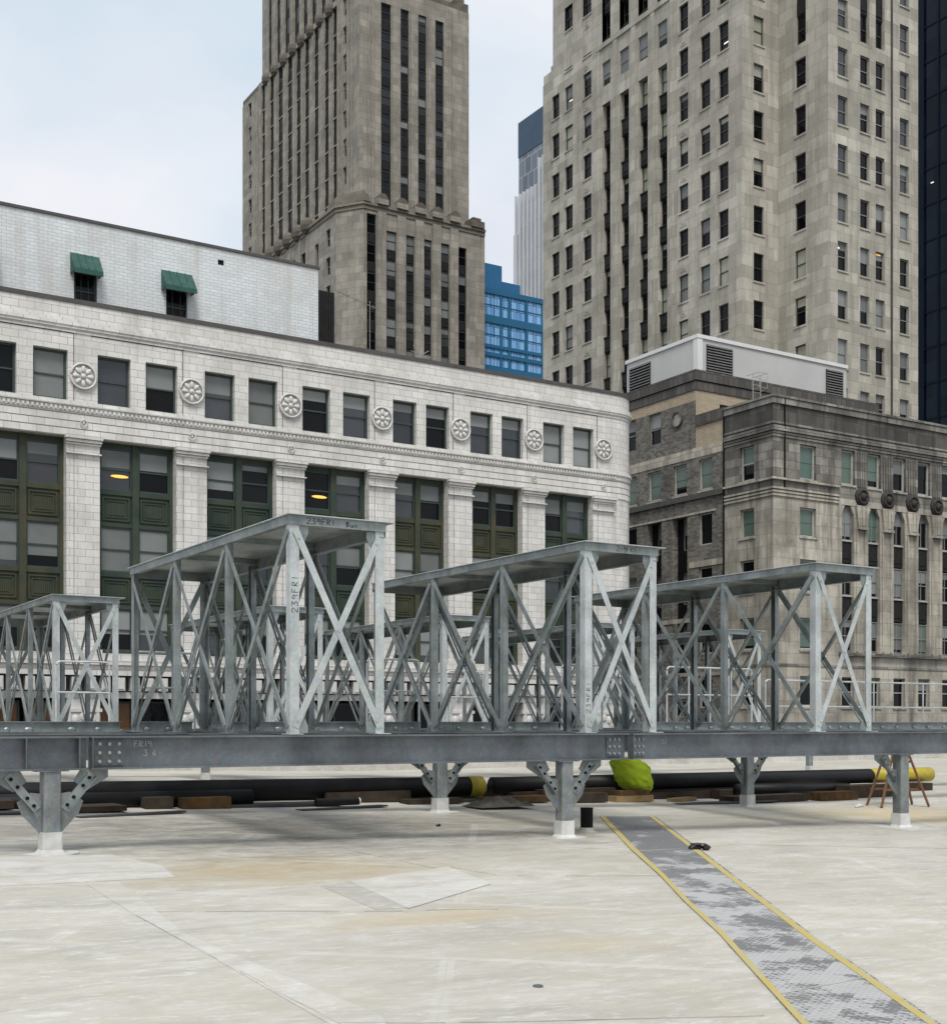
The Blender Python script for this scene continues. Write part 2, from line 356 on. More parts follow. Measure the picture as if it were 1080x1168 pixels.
# walkway pad: grey herringbone tread, worn white
m, nt, p = newmat('pad'); P = pos(nt)
wv = N(nt, 'ShaderNodeTexWave', Scale=7.0, Distortion=0.0); wv.wave_type = 'BANDS'; wv.bands_direction = 'X'
rot = N(nt, 'ShaderNodeMapping'); rot.inputs['Rotation'].default_value = (0, 0, math.radians(57)); nt.links.new(P, rot.inputs[0])
nt.links.new(rot.outputs[0], wv.inputs['Vector'])
chk = N(nt, 'ShaderNodeTexBrick', Color1=(1,1,1,1), Color2=(.8,.8,.8,1), Mortar=(.1,.1,.1,1), Scale=1.0)
chk.inputs['Mortar Size'].default_value = .012; chk.inputs['Brick Width'].default_value = .09; chk.inputs['Row Height'].default_value = .045
nt.links.new(rot.outputs[0], chk.inputs['Vector'])
sy = N(nt, 'ShaderNodeSeparateXYZ'); nt.links.new(P, sy.inputs[0])
snp = N(nt, 'ShaderNodeVectorMath', operation='SNAP'); nt.links.new(rot.outputs[0], snp.inputs[0]); snp.inputs[1].default_value = (.09, .045, 1)
wear = math_(nt, 'ADD', math_(nt, 'ADD', math_(nt, 'MULTIPLY', noise_(nt, scaled(nt, snp.outputs[0], 1.5, 1.0, 0), 1.1, 9, .78, .4), 1.7), -.36), math_(nt, 'MULTIPLY', ramp(nt, sy.outputs[1], 15.5, 11.5), .19))
wear = math_(nt, 'ADD', wear, math_(nt, 'MULTIPLY', math_(nt, 'SUBTRACT', chk.outputs['Color'], .7), .09))
wear = ramp(nt, math_(nt, 'ADD', wear, math_(nt, 'MULTIPLY', math_(nt, 'SUBTRACT', noise_(nt, P, 9, 5, .7), .5), .22)), .575, .65)
col = mixc(nt, math_(nt, 'MULTIPLY', wear, .85), (.165,.167,.17), (.46,.46,.455))
col = mixc(nt, math_(nt, 'MULTIPLY', ramp(nt, noise_(nt, P, 1.1, 6, .7), .5, .7), .4), col, (.30,.29,.26))
col = mixc(nt, .55, col, mixc(nt, chk.outputs['Color'], (.30,.30,.30), (.56,.56,.56)), 'OVERLAY')
nt.links.new(col, p.inputs['Base Color']); p.inputs['Roughness'].default_value = .8
bump(nt, p, chk.outputs['Color'], .5, .01); M['pad'] = m
# windows
FU, FV = math.sin(math.radians(31.85)), math.cos(math.radians(31.85))   # direction the photographer faces
def win_geo(F, G, B, w, h, st, T):
    # one double-hung sash window, sill centre at the origin, front towards -y
    fw, rail, mun = st.get('fw', .07), st.get('rail', True), st.get('mun', 0)
    def bx(mb, x0, x1, y0, y1, z0, z1):
        n = len(mb.v); mb.box(x0, x1, y0, y1, z0, z1); mb.v[n:] = [T(p) for p in mb.v[n:]]
    W = w/2
    bx(F, -W, -W+fw, 0, .12, 0, h); bx(F, W-fw, W, 0, .12, 0, h)
    bx(F, -W+fw, W-fw, 0, .12, h-fw, h); bx(F, -W+fw, W-fw, -.02, .12, 0, fw)
    hm = h*.5
    if rail: bx(F, -W+fw, W-fw, .02, .11, hm-.035, hm+.035)
    for k in range(mun):
        x = -W + w*(k+1)/(mun+1); bx(F, x-.02, x+.02, .03, .1, fw, h-fw)
    bx(G, -W+fw, W-fw, .06, .115, hm, h-fw); bx(G, -W+fw, W-fw, .085, .118, fw, hm)
    if B is not None:
        top, bot = h-fw-.01, max(fw+.01, h-fw-(h-2*fw)*st['bl'])
        if top > hm: bx(B, -W+fw+.012, W-fw-.012, .050, .06, max(bot, hm), top)
        if bot < hm: bx(B, -W+fw+.012, W-fw-.012, .075, .085, bot, hm)
    return W
def sill_geo(S, w, st, T):
    n = len(S.v); b = st['back']; S.box(-w/2-.08, w/2+.08, -b-.075, -b-.002, -.14, -.01); S.v[n:] = [T(p) for p in S.v[n:]]
WCACHE = {}
class Windows:
    """collects the openings of one building; the largest in view become parts, the remainder one part"""
    def __init__(s, root, limit=96): s.root, s.limit, s.w = root, limit, []
    def add(s, plane, c, s0, s1, z0, z1, back=.2, frame='dark_frame', glass='glass', bl=0.0, cm='blind_grey', sill=None, **st):
        st = dict(st); st['bl'] = round(bl, 2); st['back'] = back; st['sill'] = sill or ''
        sc, w, h = (s0+s1)/2, round(s1-s0, 3), round(z1-z0, 3)
        loc = (sc, c+back, z0) if plane == 'v' else (c+back, sc, z0)
        d = max(FU*loc[0]+FV*loc[1], 1.0)
        r = (FV*loc[0]-FU*loc[1])/d*1465+540; y = 825-(z0+h-1.6)/d*1465; y2 = 825-(z0-1.6)/d*1465
        vis = (0 if (r < -20 or r > 1100 or y2 < -5 or y > 842) else 1)
        s.w.append((vis*w*h/(d*d)*(.35 if plane == 'u' else .8), plane, loc, w, h, st, frame, glass, cm if bl > .03 else None))
    def finish(s):
        s.w.sort(key=lambda t: -t[0])
        ind = [t for t in s.w[:s.limit] if t[0] > 0]; rest = s.w[len(ind):]
        for (_, plane, loc, w, h, st, fr, gl, cm) in ind:
            key = (w, h, tuple(sorted(st.items())), fr, gl, cm)
            if key not in WCACHE:
                F, G, B = MB(), MB(), (MB() if cm else None)
                win_geo(F, G, B, w, h, st, lambda p: p)
                S = None
                if st['sill']: S = MB(); sill_geo(S, w, st, lambda p: p); S = S.mesh('sill', M[st['sill']])
                WCACHE[key] = (F.mesh('window', M[fr]), G.mesh('pane', M[gl]), B.mesh('blind', M[cm]) if cm else None, S)
            f, g, b, sl_ = WCACHE[key]
            o = link('window', f, s.root, loc, -PI/2 if plane == 'u' else 0.0)
            link('pane', g, o)
            if b: link('blind', b, o)
            if sl_: link('sill', sl_, o)
        if rest:
            mats = []; X = MB()
            for (_, plane, loc, w, h, st, fr, gl, cm) in rest:
                ca, sa = (0, -1) if plane == 'u' else (1, 0)
                T = lambda p: (loc[0]+p[0]*ca-p[1]*sa, loc[1]+p[0]*sa+p[1]*ca, loc[2]+p[2])
                F, G, B = MB(), MB(), (MB() if cm else None)
                win_geo(F, G, B, w, h, st, T); S = None
                if st['sill']: S = MB(); sill_geo(S, w, st, T)
                for mb, mn in ((F, fr), (G, gl), (B, cm), (S, st['sill'])):
                    if mb is None: continue
                    if mn not in mats: mats.append(mn)
                    n = len(X.v); X.v += mb.v; X.f += [tuple(n+i for i in f) for f in mb.f]; X.m += [mats.index(mn)]*len(mb.f)
            tag(X.build('window', [M[k] for k in mats], s.root), kind='stuff')
def shell(mb, u0, u1, v0, v1, z0, z1, left=False, front=False, top=True, m=0):
    mb.q((u1,v0,z0),(u1,v1,z0),(u1,v1,z1),(u1,v0,z1), m=m); mb.q((u1,v1,z0),(u0,v1,z0),(u0,v1,z1),(u1,v1,z1), m=m)
    if left: mb.q((u0,v1,z0),(u0,v0,z0),(u0,v0,z1),(u0,v1,z1), m=m)
    if front: mb.q((u0,v0,z0),(u1,v0,z0),(u1,v0,z1),(u0,v0,z1), m=m)
    if top: mb.q((u0,v0,z1),(u1,v0,z1),(u1,v1,z1),(u0,v1,z1), m=m)
GZ = -32.0     # street level

# ground and our own roof
g = MB(); g.q((-900,-900,GZ),(1600,-900,GZ),(1600,1600,GZ),(-900,1600,GZ)); tag(g.build('street_ground', M['asphalt']), kind='structure')
def rz(u, v): return -.55-.022*max(-5, min(u, 22))+.035*min(v, 23)
US = [-40,-25,-12,-5,0,4,8,12,16,20,22,30,45,70]; VS = [-25,-12,-5,0,4,8,12,16,20,23,30,44]
g = MB()
for u in US:
    for v in VS: g.v.append((u, v, rz(u, v)))
for i in range(len(US)-1):
    for j in range(len(VS)-1):
        a = i*len(VS)+j; g.f.append((a, a+len(VS), a+len(VS)+1, a+1)); g.m.append(0)
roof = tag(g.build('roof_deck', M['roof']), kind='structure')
b = MB(); b.box(-39.9,69.9,-24.9,43.9,GZ,-1.6); tag(b.build('building_block', M['limestone_c']), kind='structure')
b = MB()
b.box(-40,70,44,44.3,-1.6,.45); b.box(-40.06,70.06,43.94,44.36,.45,.53)
tag(b.build('parapet_wall', M['roof_white']), 'low white parapet along the far edge of the roof', 'parapet')
def sheet(pts, h, name, mat, parent, t=.004):
    mb = MB(); n = len(pts)
    top = [(u, v, rz(u, v)+h) for u, v in pts]; bot = [(u, v, rz(u, v)+h-t) for u, v in pts]
    mb.f.append(tuple(range(n))); mb.v += top; mb.m.append(0); mb.v += bot
    for i in range(n):
        j = (i+1) % n; mb.f.append((i, n+i, n+j, j)); mb.m.append(0)
    return mb.build(name, M[mat], parent)
sheet([(6.59,13.31),(6.32,11.42),(8.1,12.65),(8.39,14.12)], .0085, 'membrane_patch', 'roof_white', roof)
sheet([(6.12,13.09),(5.98,11.45),(6.39,11.48),(6.78,13.44)], .0045, 'membrane_patch', 'roof_grey', roof)
sheet([(3.77,14.0),(3.68,11.92),(3.66,9.6),(3.61,7.34),(3.87,7.23),(4.03,7.66),(3.90,9.3),(3.80,10.91),(4.14,14.07)], .0048, 'membrane_patch', 'roof_white', roof)
sheet([(2.9,14.11),(3.86,14.15),(4.83,14.22),(5.0,15.2),(4.7,16.38),(3.39,16.49),(2.2,16.6),(2.0,14.3)], .0052, 'membrane_patch', 'roof_white', roof)
sheet([(11.5,15.9),(12.7,15.9),(13.3,16.9),(12.8,17.5),(11.6,17.4)], .0045, 'membrane_patch', 'roof', roof)
sheet([(19.6,16.1),(20.7,16.1),(20.8,17.2),(19.6,17.2)], .0045, 'membrane_patch', 'roof_white', roof)
for pts in ([(3.7,12.13),(4.8,11.8),(5.95,11.4),(7.2,11.1)], [(3.68,11.92),(3.67,7.6),(3.66,5.0)], [(7.88,16.32),(8.18,13.83)], [(3.67,7.6),(4.62,7.21),(6.5,6.6)], [(10.6,12.6),(8.6,13.2),(8.39,14.12)], [(14.2,15.2),(19.0,13.2),(26,10.4)]):
    mb = MB()
    for a, c in zip(pts, pts[1:]):
        k = 10
        for i in range(k):
            if noise.noise((a[0]*3+i*.9, a[1], 2)) > .22: continue
            p = [(a[0]+(c[0]-a[0])*t/k, a[1]+(c[1]-a[1])*t/k) for t in (i, i+1)]
            w = [(x+.02*(noise.noise((x*1.7, y*1.7, 0))), y+.02*noise.noise((x*1.7, y*1.7, 5))) for x, y in p]
            mb.plate((w[0][0], w[0][1], rz(*w[0])+.001), (w[1][0], w[1][1], rz(*w[1])+.001), (0,0,1), .009, .005)
    mb.build('seam_line', M['seam'], roof)
# walkway pad with yellow edges
LO = [(14.99,19.56),(12.08,15.01),(10.61,12.6),(9.49,10.87),(8.42,9.13),(7.5,7.74),(6.81,6.69),(6.1,5.6)]
LI = [(15.13,19.53),(12.22,14.99),(10.70,12.56),(9.57,10.83),(8.50,9.09),(7.57,7.70),(6.88,6.66),(6.18,5.6)]
RI = [(16.06,19.38),(12.57,14.01),(10.42,10.71),(8.95,8.44),(8.22,7.25),(7.56,6.19),(7.2,5.6)]
RO = [(16.2,19.36),(12.71,13.99),(10.54,10.68),(9.06,8.42),(8.33,7.22),(7.67,6.17),(7.31,5.6)]
pad = sheet(LO[:1]+LO[1:]+RO[::-1], .012, 'walkway_path', 'pad', None, .012); tag(pad, kind='structure')
def stripe(a, c, h):
    c = [(p[0]+(q_[0]-p[0])*.72, p[1]+(q_[1]-p[1])*.72) for p, q_ in zip(a, c)]
    mb = MB()
    for i in range(len(a)-1):
        top = [(p[0], p[1], rz(*p)+h) for p in (a[i], a[i+1], c[i+1], c[i])]
        mb.prism([Vector(p)-Vector((0,0,.004)) for p in top], (0,0,.004))
    mb.build('edge_stripe', M['stripe'], pad)
for a, c in (((9.30,10.55),(10.55,10.80)),((7.06,7.02),(8.22,7.18)),((11.95,14.8),(13.1,14.85))):
    mb = MB(); mb.plate((a[0], a[1], rz(*a)+.0125), (c[0], c[1], rz(*c)+.0125), (0,0,1), .025, .004); mb.build('pad_joint', M['seam'], pad)
stripe(LO[:2], LI[:2], .0165); stripe(LO[1:], LI[1:], .0172); stripe(RI, RO, .0165)

# white terracotta building
wb = thing('terracotta_building', 'long white tiled building with flower medallions, green window bays and a rounded corner', 'building', (20, 60, GZ))
X0, XE, WV, RC = -7.0, 45.6, 58.0, 2.0
path = [(X0, WV, 0, -1), (XE, WV, 0, -1)]
for k in range(1, 13):
    a = PI/2*k/12; path.append((XE+RC*math.sin(a), WV+RC-RC*math.cos(a), math.sin(a), -math.cos(a)))
path.append((XE+RC, 92, 1, 0))
PC = [-4.63,.39,5.43,10.45,15.47,20.49,25.49,30.52,35.18,39.88,44.66]
ww = Windows(wb); ops = []; bays = []
bl_att = {2:(.1,.3),3:(.0,1),4:(.0,.5),5:(.42,1),6:(.25,.3),7:(.2,.25),8:(.3,.25),9:(1,1)}
for i in range(len(PC)-1):
    a, c = PC[i], PC[i+1]; k = (c-a)/5.02
    for j, (s0, s1) in enumerate(((a+.66, a+.66+1.5*k), (c-.66-1.5*k, c-.66))):
        ops.append((s0, s1, 15.98, 18.19, .42))
        bl = bl_att.get(i, (.4, .3))[j]
        ww.add('v', WV, s0, s1, 15.98, 18.19, .28, 'green_frame', 'glass_grey' if (i*2+j) % 3 else 'glass', bl=bl, fw=.1)
    ops.append((a+.74, c-.74, 4.75, 14.38, .75)); bays.append((a+.74, c-.74))
    ops.append((a+.74, c-.74, GZ+1, 2.72, .9))
mb = MB(); mb.wall('v', WV, X0, XE, GZ, 20.32, ops)
for i in range(1, len(path)-1):
    x0, y0 = path[i][:2]; x1, y1 = path[i+1][:2]; mb.q((x0,y0,GZ),(x1,y1,GZ),(x1,y1,20.32),(x0,y0,20.32))
mb.q((XE+RC,92,GZ),(X0,92,GZ),(X0,92,20.32),(XE+RC,92,20.32)); mb.q((X0,92,GZ),(X0,WV,GZ),(X0,WV,20.32),(X0,92,20.32))
for a, c in bays:    # dark inside wall behind the street level openings
    mb.q((a,WV+.9,GZ+1),(c,WV+.9,GZ+1),(c,WV+.9,2.72),(a,WV+.9,2.72), m=1)
mb.build('wall', [M['terracotta'], M['black']], wb)
mb = MB(); mb.q((X0,WV+.3,20.0),(XE,WV+.3,20.0),(XE+RC-.3,WV+RC,20.0),(XE+RC-.3,92,20.0),(X0,92,20.0))
mb.build('flat_roof', M['roof_tar'], wb)
mb = MB(); mb.sweep(path, -.42, .05, 20.32, 20.52); mb.build('coping', M['coping'], wb)
mb = MB()
for o1, z0, z1 in ((.10,19.42,19.58),(.17,19.28,19.42),(.12,19.16,19.28),(.05,19.0,19.16)): mb.sweep(path, -.05, o1, z0, z1)
mb.build('cornice', M['terracotta'], wb)
mb = MB()
for o1, z0, z1 in ((.12,15.80,15.95),(.18,15.72,15.80),(.09,15.48,15.72),(.05,15.40,15.48)): mb.sweep(path, -.05, o1, z0, z1)
u = X0
while u < XE: mb.box(u, u+.11, WV-.14, WV-.05, 15.53, 15.69); u += .2
mb.build('sill_band', M['terracotta'], wb)
mb = MB()
for z0, z1 in ((15.08,15.36),(14.74,15.04),(14.42,14.70)): mb.sweep(path, -.05, .045, z0, z1)
mb.build('frieze_course', M['terracotta'], wb)
rb = MB(); rs = MB()
rb.tube([(.56*math.cos(2*PI*k/28), -.10, .56*math.sin(2*PI*k/28)) for k in range(29)], .055, 6, caps=False)
rb.disc((0,0,0), (0,-1,0), .6, .06, 28)
for k in range(8):
    t = 2*PI*k/8; n = len(rb.v); rb.ball((0,0,0), .10, .05, .16, 8, 6)
    rb.v[n:] = [(x*math.cos(t)+(z+.32)*math.sin(t), y-.10, -x*math.sin(t)+(z+.32)*math.cos(t)) for x, y, z in rb.v[n:]]
rb.ball((0,-.1,0), .12, .09, .12)
rs.tube([(.15*math.cos(2*PI*k/16), -.06, .15*math.sin(2*PI*k/16)) for k in range(17)], .03, 6, caps=False); rs.ball((0,-.04,0), .06, .05, .06)
M['terra_plain'] = plain('terra_plain', (.50,.49,.46), (.62,.61,.58), .45, 3, .4, .15)
rme, sme = rb.mesh('rosette', M['terra_plain'], True), rs.mesh('button_ornament', M['terra_plain'], True)
for a in PC: link('rosette', rme, wb, (a, WV-.005, 17.1)); link('button_ornament', sme, wb, (a+.02, WV-.05, 15.0))
def pier(a):
    mb = MB(); mb.box(a-.74, a-.42, WV-.07, WV-.003, 4.9, 14.40); mb.box(a-.39, a+.74, WV-.07, WV-.003, 4.9, 14.40)
    for o, z0, z1 in ((.16,13.60,13.66),(.13,14.02,14.10),(.19,14.12,14.24),(.26,14.26,14.42)): mb.box(a-.70-o*.5, a+.70+o*.5, WV-.07-o, WV-.072, z0, z1)
    mb.box(a-.82, a+.82, WV-.2, WV-.003, 4.72, 4.898)
    mb.build('pier', M['terracotta'], wb)
for a in PC: pier(a)
mb = MB(); mb.box(XE-.02, XE+.5, WV-.02+.08, WV+.3, 14.0, 14.3)
for a in PC: mb.box(a-.415, a-.385, WV-.012, WV-.001, 15.96, 19.0)
for k in range(len(PC)-1):
    mb.box(PC[k]+.36, PC[k+1]-.42, WV-.010, WV-.001, 18.96, 19.0)
mb.build('panel_joint', M['joint'], wb)
# green metal bays: frame > spandrel panels; windows
blb = {3:(.5,.3,.9,.75,.3),4:(.65,.45,1,.8,.6),5:(.75,.15,.6,.5,.5),6:(.15,.25,.2,.55,.4),7:(.35,.45,.8,.9,.9),8:(.3,.3,.4,.3,.2),9:(.45,.3,.25,.2,.1)}
for i, (a, c) in enumerate(bays):
    fm = 'olive_metal' if i in (3, 7, 8) else 'green_metal'
    mid = (a+c)/2; y0, y1 = WV+.42, WV+.62; mb = MB()
    mb.box(a, a+.16, y0, y1, 4.75, 14.38); mb.box(c-.16, c, y0, y1, 4.75, 14.38); mb.box(mid-.15, mid+.15, y0-.05, y1, 4.75, 14.38)
    for x0, x1 in ((a+.16, mid-.15), (mid+.15, c-.16)):
        for z0, z1 in ((14.14,14.38),(12.02,12.24),(10.56,10.74),(8.28,8.50),(6.82,7.0),(4.75,4.9)): mb.box(x0, x1, y0+.02, y1, z0, z1)
    fr = mb.build('bay_frame', M[fm], wb)
    for q_, (x0, x1) in enumerate(((a+.16, mid-.15), (mid+.15, c-.16))):
        for z0, z1 in ((10.74,12.02),(7.0,8.28)):
            pb = MB(); pb.box(x0, x1, y0+.10, y1, z0, z1)
            for e0, e1, d0 in ((.1,.17,.04),(.25,.3,.06)):
                pb.box(x0+e0, x1-e0, y0+d0, y0+.11, z0+e0, z0+e1); pb.box(x0+e0, x1-e0, y0+d0, y0+.11, z1-e1, z1-e0)
                pb.box(x0+e0, x0+e1, y0+d0, y0+.11, z0+e1, z1-e1); pb.box(x1-e1, x1-e0, y0+d0, y0+.11, z0+e1, z1-e1)
            n = 9
            for k in range(n):
                xx = x0+.36+(x1-x0-.72)*(k+.5)/n; pb.box(xx-.035, xx+.035, y0+.07, y0+.11, z0+.36, z1-.36)
            pb.build('spandrel_panel', M[fm], fr)
        B = blb.get(i, (.4,.4,.6,.4,.4))
        for r, (z0, z1) in enumerate(((12.24,14.14),(8.50,10.56),(4.9,6.82))):
            lit = (i, q_, r) in ((4, 0, 0), (6, 0, 0), (5, 0, 2))
            bl = B[min(r*2+q_, 4)]
            ww.add('v', y0+.06, x0, x1, z0, z1, 0, 'green_frame', 'glass_grey' if (i+q_+r) % 3 == 1 else 'glass', bl=(.45 if i == 4 else .0) if lit else bl, fw=.07)
            if lit:
                lb = MB(); lb.ball(((x0+x1)/2+.18, y0+.116, z0+.66), .42, .02, .075, 14, 6); lb.build('ceiling_lamp', M['lamp'], wb)
# ledge with brackets above the street storey
mb = MB()
for o1, z0, z1 in ((.22,4.42,4.72),(.34,4.22,4.40),(.10,3.98,4.20),(.46,3.74,3.96),(.10,2.72,3.0)): mb.sweep(path, -.05, o1, z0, z1)
mb.build('balcony_ledge', M['terracotta'], wb)
mb = MB(); mb.sweep(path, -.05, .02, 3.0, 3.74); mb.build('ledge_recess', M['joint'], wb)
mb = MB(); u = X0+.1
while u < XE: mb.box(u, u+.40, WV-.40, WV-.021, 3.06, 3.66); mb.box(u+.06, u+.34, WV-.44, WV-.40, 3.14, 3.6); u += .66
mb.build('bracket_row', M['terra_plain'], wb)
for i, a in enumerate(PC):
    mb = MB(); mb.box(a-.74, a+.74, WV-.12, WV-.003, GZ, 2.70); mb.box(a-.82, a+.82, WV-.18, WV-.003, 2.1, 2.25)
    for sx in (-.36, 0, .36): mb.ball((a+sx, WV-.13, 1.75+(.15 if sx == 0 else 0)), .17, .09, .24, 8, 6)
    for sx in (-.55, .55): mb.tube([(a+sx+.12*math.cos(t*.5), WV-.14, 1.4+.12*math.sin(t*.5)) for t in range(13)], .035, 5)
    for sx in (-.62, .62): mb.box(a+sx-.06, a+sx+.06, WV-.17, WV-.12, GZ+1, 2.1)
    mb.build('carved_pilaster', M['terra_plain'], wb)
for i, (a, c) in enumerate(bays):
    mid = (a+c)/2
    for q_, (x0, x1) in enumerate(((a+.1, mid-.1), (mid+.1, c-.1))):
        amber = (i, q_) in ((3, 0), (3, 1), (2, 1), (4, 0)); grey = (i, q_) in ((5, 1), (7, 0), (6, 0))
        ww.add('v', WV, x0, x1, -.4, 2.6, .6, 'dark_frame', 'glass', bl=(.95 if amber and i == 3 else .8) if (amber or grey) else 0, cm='amber_room_light' if amber else 'blind_grey', fw=.08)  # amber ones paint the rooms' orange light onto the blind
# penthouse of painted brick, awnings
mb = MB(); pops = [(16.12,17.22,21.4,23.2,.3),(20.62,21.72,21.4,23.2,.3),(11.6,12.7,21.4,23.2,.3),(23.3,23.62,24.82,25.08,.3)]
mb.wall('v', 62, X0, 28.86, 20.0, 25.6, pops); shell(mb, X0, 28.86, 62, 76, 20.0, 25.6, left=True)
mb.build('penthouse_wall', M['painted_brick'], wb)
mb = MB(); mb.box(X0-.05, 28.92, 61.93, 62.3, 25.6, 25.74); mb.box(28.60, 28.92, 62.3, 76, 25.6, 25.74); mb.build('penthouse_coping', M['coping'], wb)
mb = MB(); mb.box(23.3,23.62,62.05,62.3,24.82,25.08); mb.build('vent_hole', M['black'], wb)
mb = MB(); mb.box(28.9, 31.0, 64.5, 72, 20.0, 25.45)
for k in range(12): mb.box(28.95+k*.17, 29.03+k*.17, 64.46, 64.5, 20, 25.4)
mb.build('stair_bulkhead', M['iron'], wb)
for (x0, x1) in ((15.94,17.31),(20.37,21.94),(11.1,12.48)):
    ww.add('v', 62, x0+.22, x1-.12, 21.4, 23.2, .16, 'dark_frame', 'glass', bl=.0, fw=.08, mun=2)
    mb = MB(); mb.box(x0, x1, 61.235, 61.25, 22.86, 23.09)
    mb.prism([(x0,61.99,24.02),(x0,61.25,23.10),(x0,61.25,22.98),(x0,61.99,23.9)], (x1-x0,0,0))
    for xx in (x0, x1-.02): mb.prism([(xx,61.99,23.9),(xx,61.25,22.98),(xx,61.99,22.98)], (.02,0,0))
    for k in range(1, 4): mb.plate((x0+(x1-x0)*k/4,61.985,24.03),(x0+(x1-x0)*k/4,61.25,23.11),(0,-.78,.63),.03,.02)
    mb.build('awning', M['awning_copper'], wb)
ww.finish()
# grey stone corner building with brick side
gb = thing('corner_building', 'sooty grey stone corner building with dark round medallions and a brick side wall', 'building', (58.2, 58.2, GZ))
gw = Windows(gb); U0, V0, ZT = 58.17, 58.2, 22.0
FL = [(17.1,19.3),(13.47,15.3),(9.97,12.0),(6.28,8.3),(2.66,4.6),(-1.1,.85)]
opsL = [(59.88,61.18,z0,z1,.34) for z0, z1 in FL]
lbl = ['blind_green','blind_green','blind_grey','blind_green','blind_grey','blind_grey']
for k, (z0, z1) in enumerate(FL):
    gw.add('u', U0, 59.88, 61.18, z0, z1, .2, 'light_frame', 'glass', sill='limestone_c', bl=(.55,.98,.0,.9,0,0)[k], cm=lbl[k], fw=.1, rail=(k not in (1,)))
mb = MB(); mb.wall('u', U0, V0, 62.6, GZ, 16.2, [o for o in opsL if o[3] < 16.3])
cu = [(60.5,61.95,z0,z1,.34) for z0, z1 in FL]
slots = []
up = []
for k in range(11):
    s = 64.25+2.48*k; up.append((s, s+1.28, 17.15, 19.4, .34)); slots.append((s+.06, s+1.20, 6.25, 15.8, .42))
low = [(s0-.02, s1+.02, 2.66, 4.6, .34) for (s0, s1, *_ ) in slots]
low2 = [(s0-.02, s1+.02, -1.1, .85, .34) for (s0, s1, *_ ) in slots]
mb.wall('v', V0, U0, 92, GZ, 16.2, [o for o in cu if o[3] < 16.3]+slots+low+low2)
shell(mb, U0, 92, V0, 68.6, GZ, 16.2, top=False)
mb.build('wall', M['limestone_c'], gb)
mb = MB(); mb.wall('u', U0, V0, 62.6, 16.2, 20.3, [o for o in opsL if o[2] > 16.3]); mb.wall('v', V0, U0, 92, 16.2, 20.3, [o for o in cu if o[2] > 16.3]+up)
shell(mb, U0, 92, V0, 68.6, 16.2, ZT, top=False)
mb.build('upper_wall', M['sooty_stone'], gb)
mb = MB(); mb.wall('u', U0, V0, 62.6, 20.3, ZT); mb.wall('v', V0, U0, 92, 20.3, ZT); mb.build('parapet', M['soot_band'], gb)
mb = MB(); mb.q((U0,V0,21.6),(92,V0,21.6),(92,68.6,21.6),(U0,68.6,21.6)); mb.build('flat_roof', M['roof_tar'], gb)
for k, (z0, z1) in enumerate(FL):
    gw.add('v', V0, 60.5, 61.95, z0, z1, .2, 'light_frame', 'glass', sill='limestone_c', bl=(.99,.97,.1,.95,.2,.2)[k], cm='blind_green', fw=.11, rail=False)
for k, o in enumerate(up): gw.add('v', V0, o[0], o[1], o[2], o[3], .2, 'light_frame', 'glass', sill='limestone_c', bl=(.98,.8,.45,.05,.2,.5,.9,.3)[k % 8], cm='blind_green' if k < 2 else 'blind_grey', fw=.12, rail=False)
for k, o in enumerate(slots):
    for j, (z0, z1) in enumerate(((13.55,15.75),(9.95,12.0),(6.3,8.32))):
        gw.add('v', V0, o[0]+.001, o[1]-.001, z0, z1, .24, 'grey_frame', 'glass', bl=(.9,.4,.6,.95,.2)[(k*3+j*2) % 5], cm='blind_green' if (k+j) % 4 == 1 else 'blind_grey', fw=.06, rail=(j > 0), mun=1)
    for z0, z1 in ((12.0,13.55),(8.32,9.95)):
        sb = MB(); sb.box(o[0]+.001, o[1]-.001, V0+.22, V0+.41, z0+.08, z1-.08); sb.box(o[0]+.2, o[1]-.2, V0+.18, V0+.22, z0+.35, z1-.35)
        sb.build('spandrel_panel', M['iron'], gb)
    for zz in (13.5, 9.9):
        sb = MB(); sb.box(o[0]+.002, o[1]-.002, V0+.14, V0+.219, zz-.04, zz+.06); sb.build('slot_sill', M['light_frame'], gb)
    if k < 9:   # shouldered head of each slot, console and medallion
        c = (o[1]+slots[k+1][0])/2 if k < len(slots)-1 else o[1]+.7
        for sx, x in ((1, o[0]), (-1, o[1])): hb = MB(); hb.prism([(x,V0+.02,15.2),(x,V0+.02,15.79),(x+sx*.3,V0+.02,15.79)], (0,.22,0)); hb.build('slot_shoulder', M['limestone_c'], gb)
        hb = MB()
        hb.prism([(c-.62,V0-.02,15.85),(c+.62,V0-.02,15.85),(c+.40,V0-.02,14.45),(c-.40,V0-.02,14.45)], (0,-.16,0))
        hb.box(c-.46, c+.46, V0-.26, V0-.003, 14.28, 14.45); hb.box(c-.12,c+.12,V0-.25,V0-.181,14.5,15.8)
        for sx in (-.3,.22): hb.box(c+sx, c+sx+.08, V0-.22, V0-.181, 14.5, 15.5)
        hb.build('console', M['limestone_c'], gb)
        db = MB(); db.disc((c,V0-.001,16.45), (0,-1,0), .6, .16, 20)
        db.tube([(c+.44*math.cos(2*PI*t/16), V0-.17, 16.45+.44*math.sin(2*PI*t/16)) for t in range(17)], .09, 6, caps=False)
        db.ball((c,V0-.16,16.45), .22, .22, .26); db.ball((c+.1,V0-.3,16.5), .1,.14,.1)
        db.build('medallion', M['stone_dark_medal'], gb, True)
        fb = MB()
        for sx in (-.32,-.08,.16,.34): fb.box(c+sx-.05, c+sx+.06, V0-.06, V0-.002, 17.1, 19.4)
        fb.build('fluting', M['sooty_stone'], gb)
        pb = MB()
        for sx in (-.48,.30): pb.box(c+sx, c+sx+.16, V0-.07, V0-.002, 6.3, 14.25)
        pb.build('pier_rib', M['limestone_c'], gb)
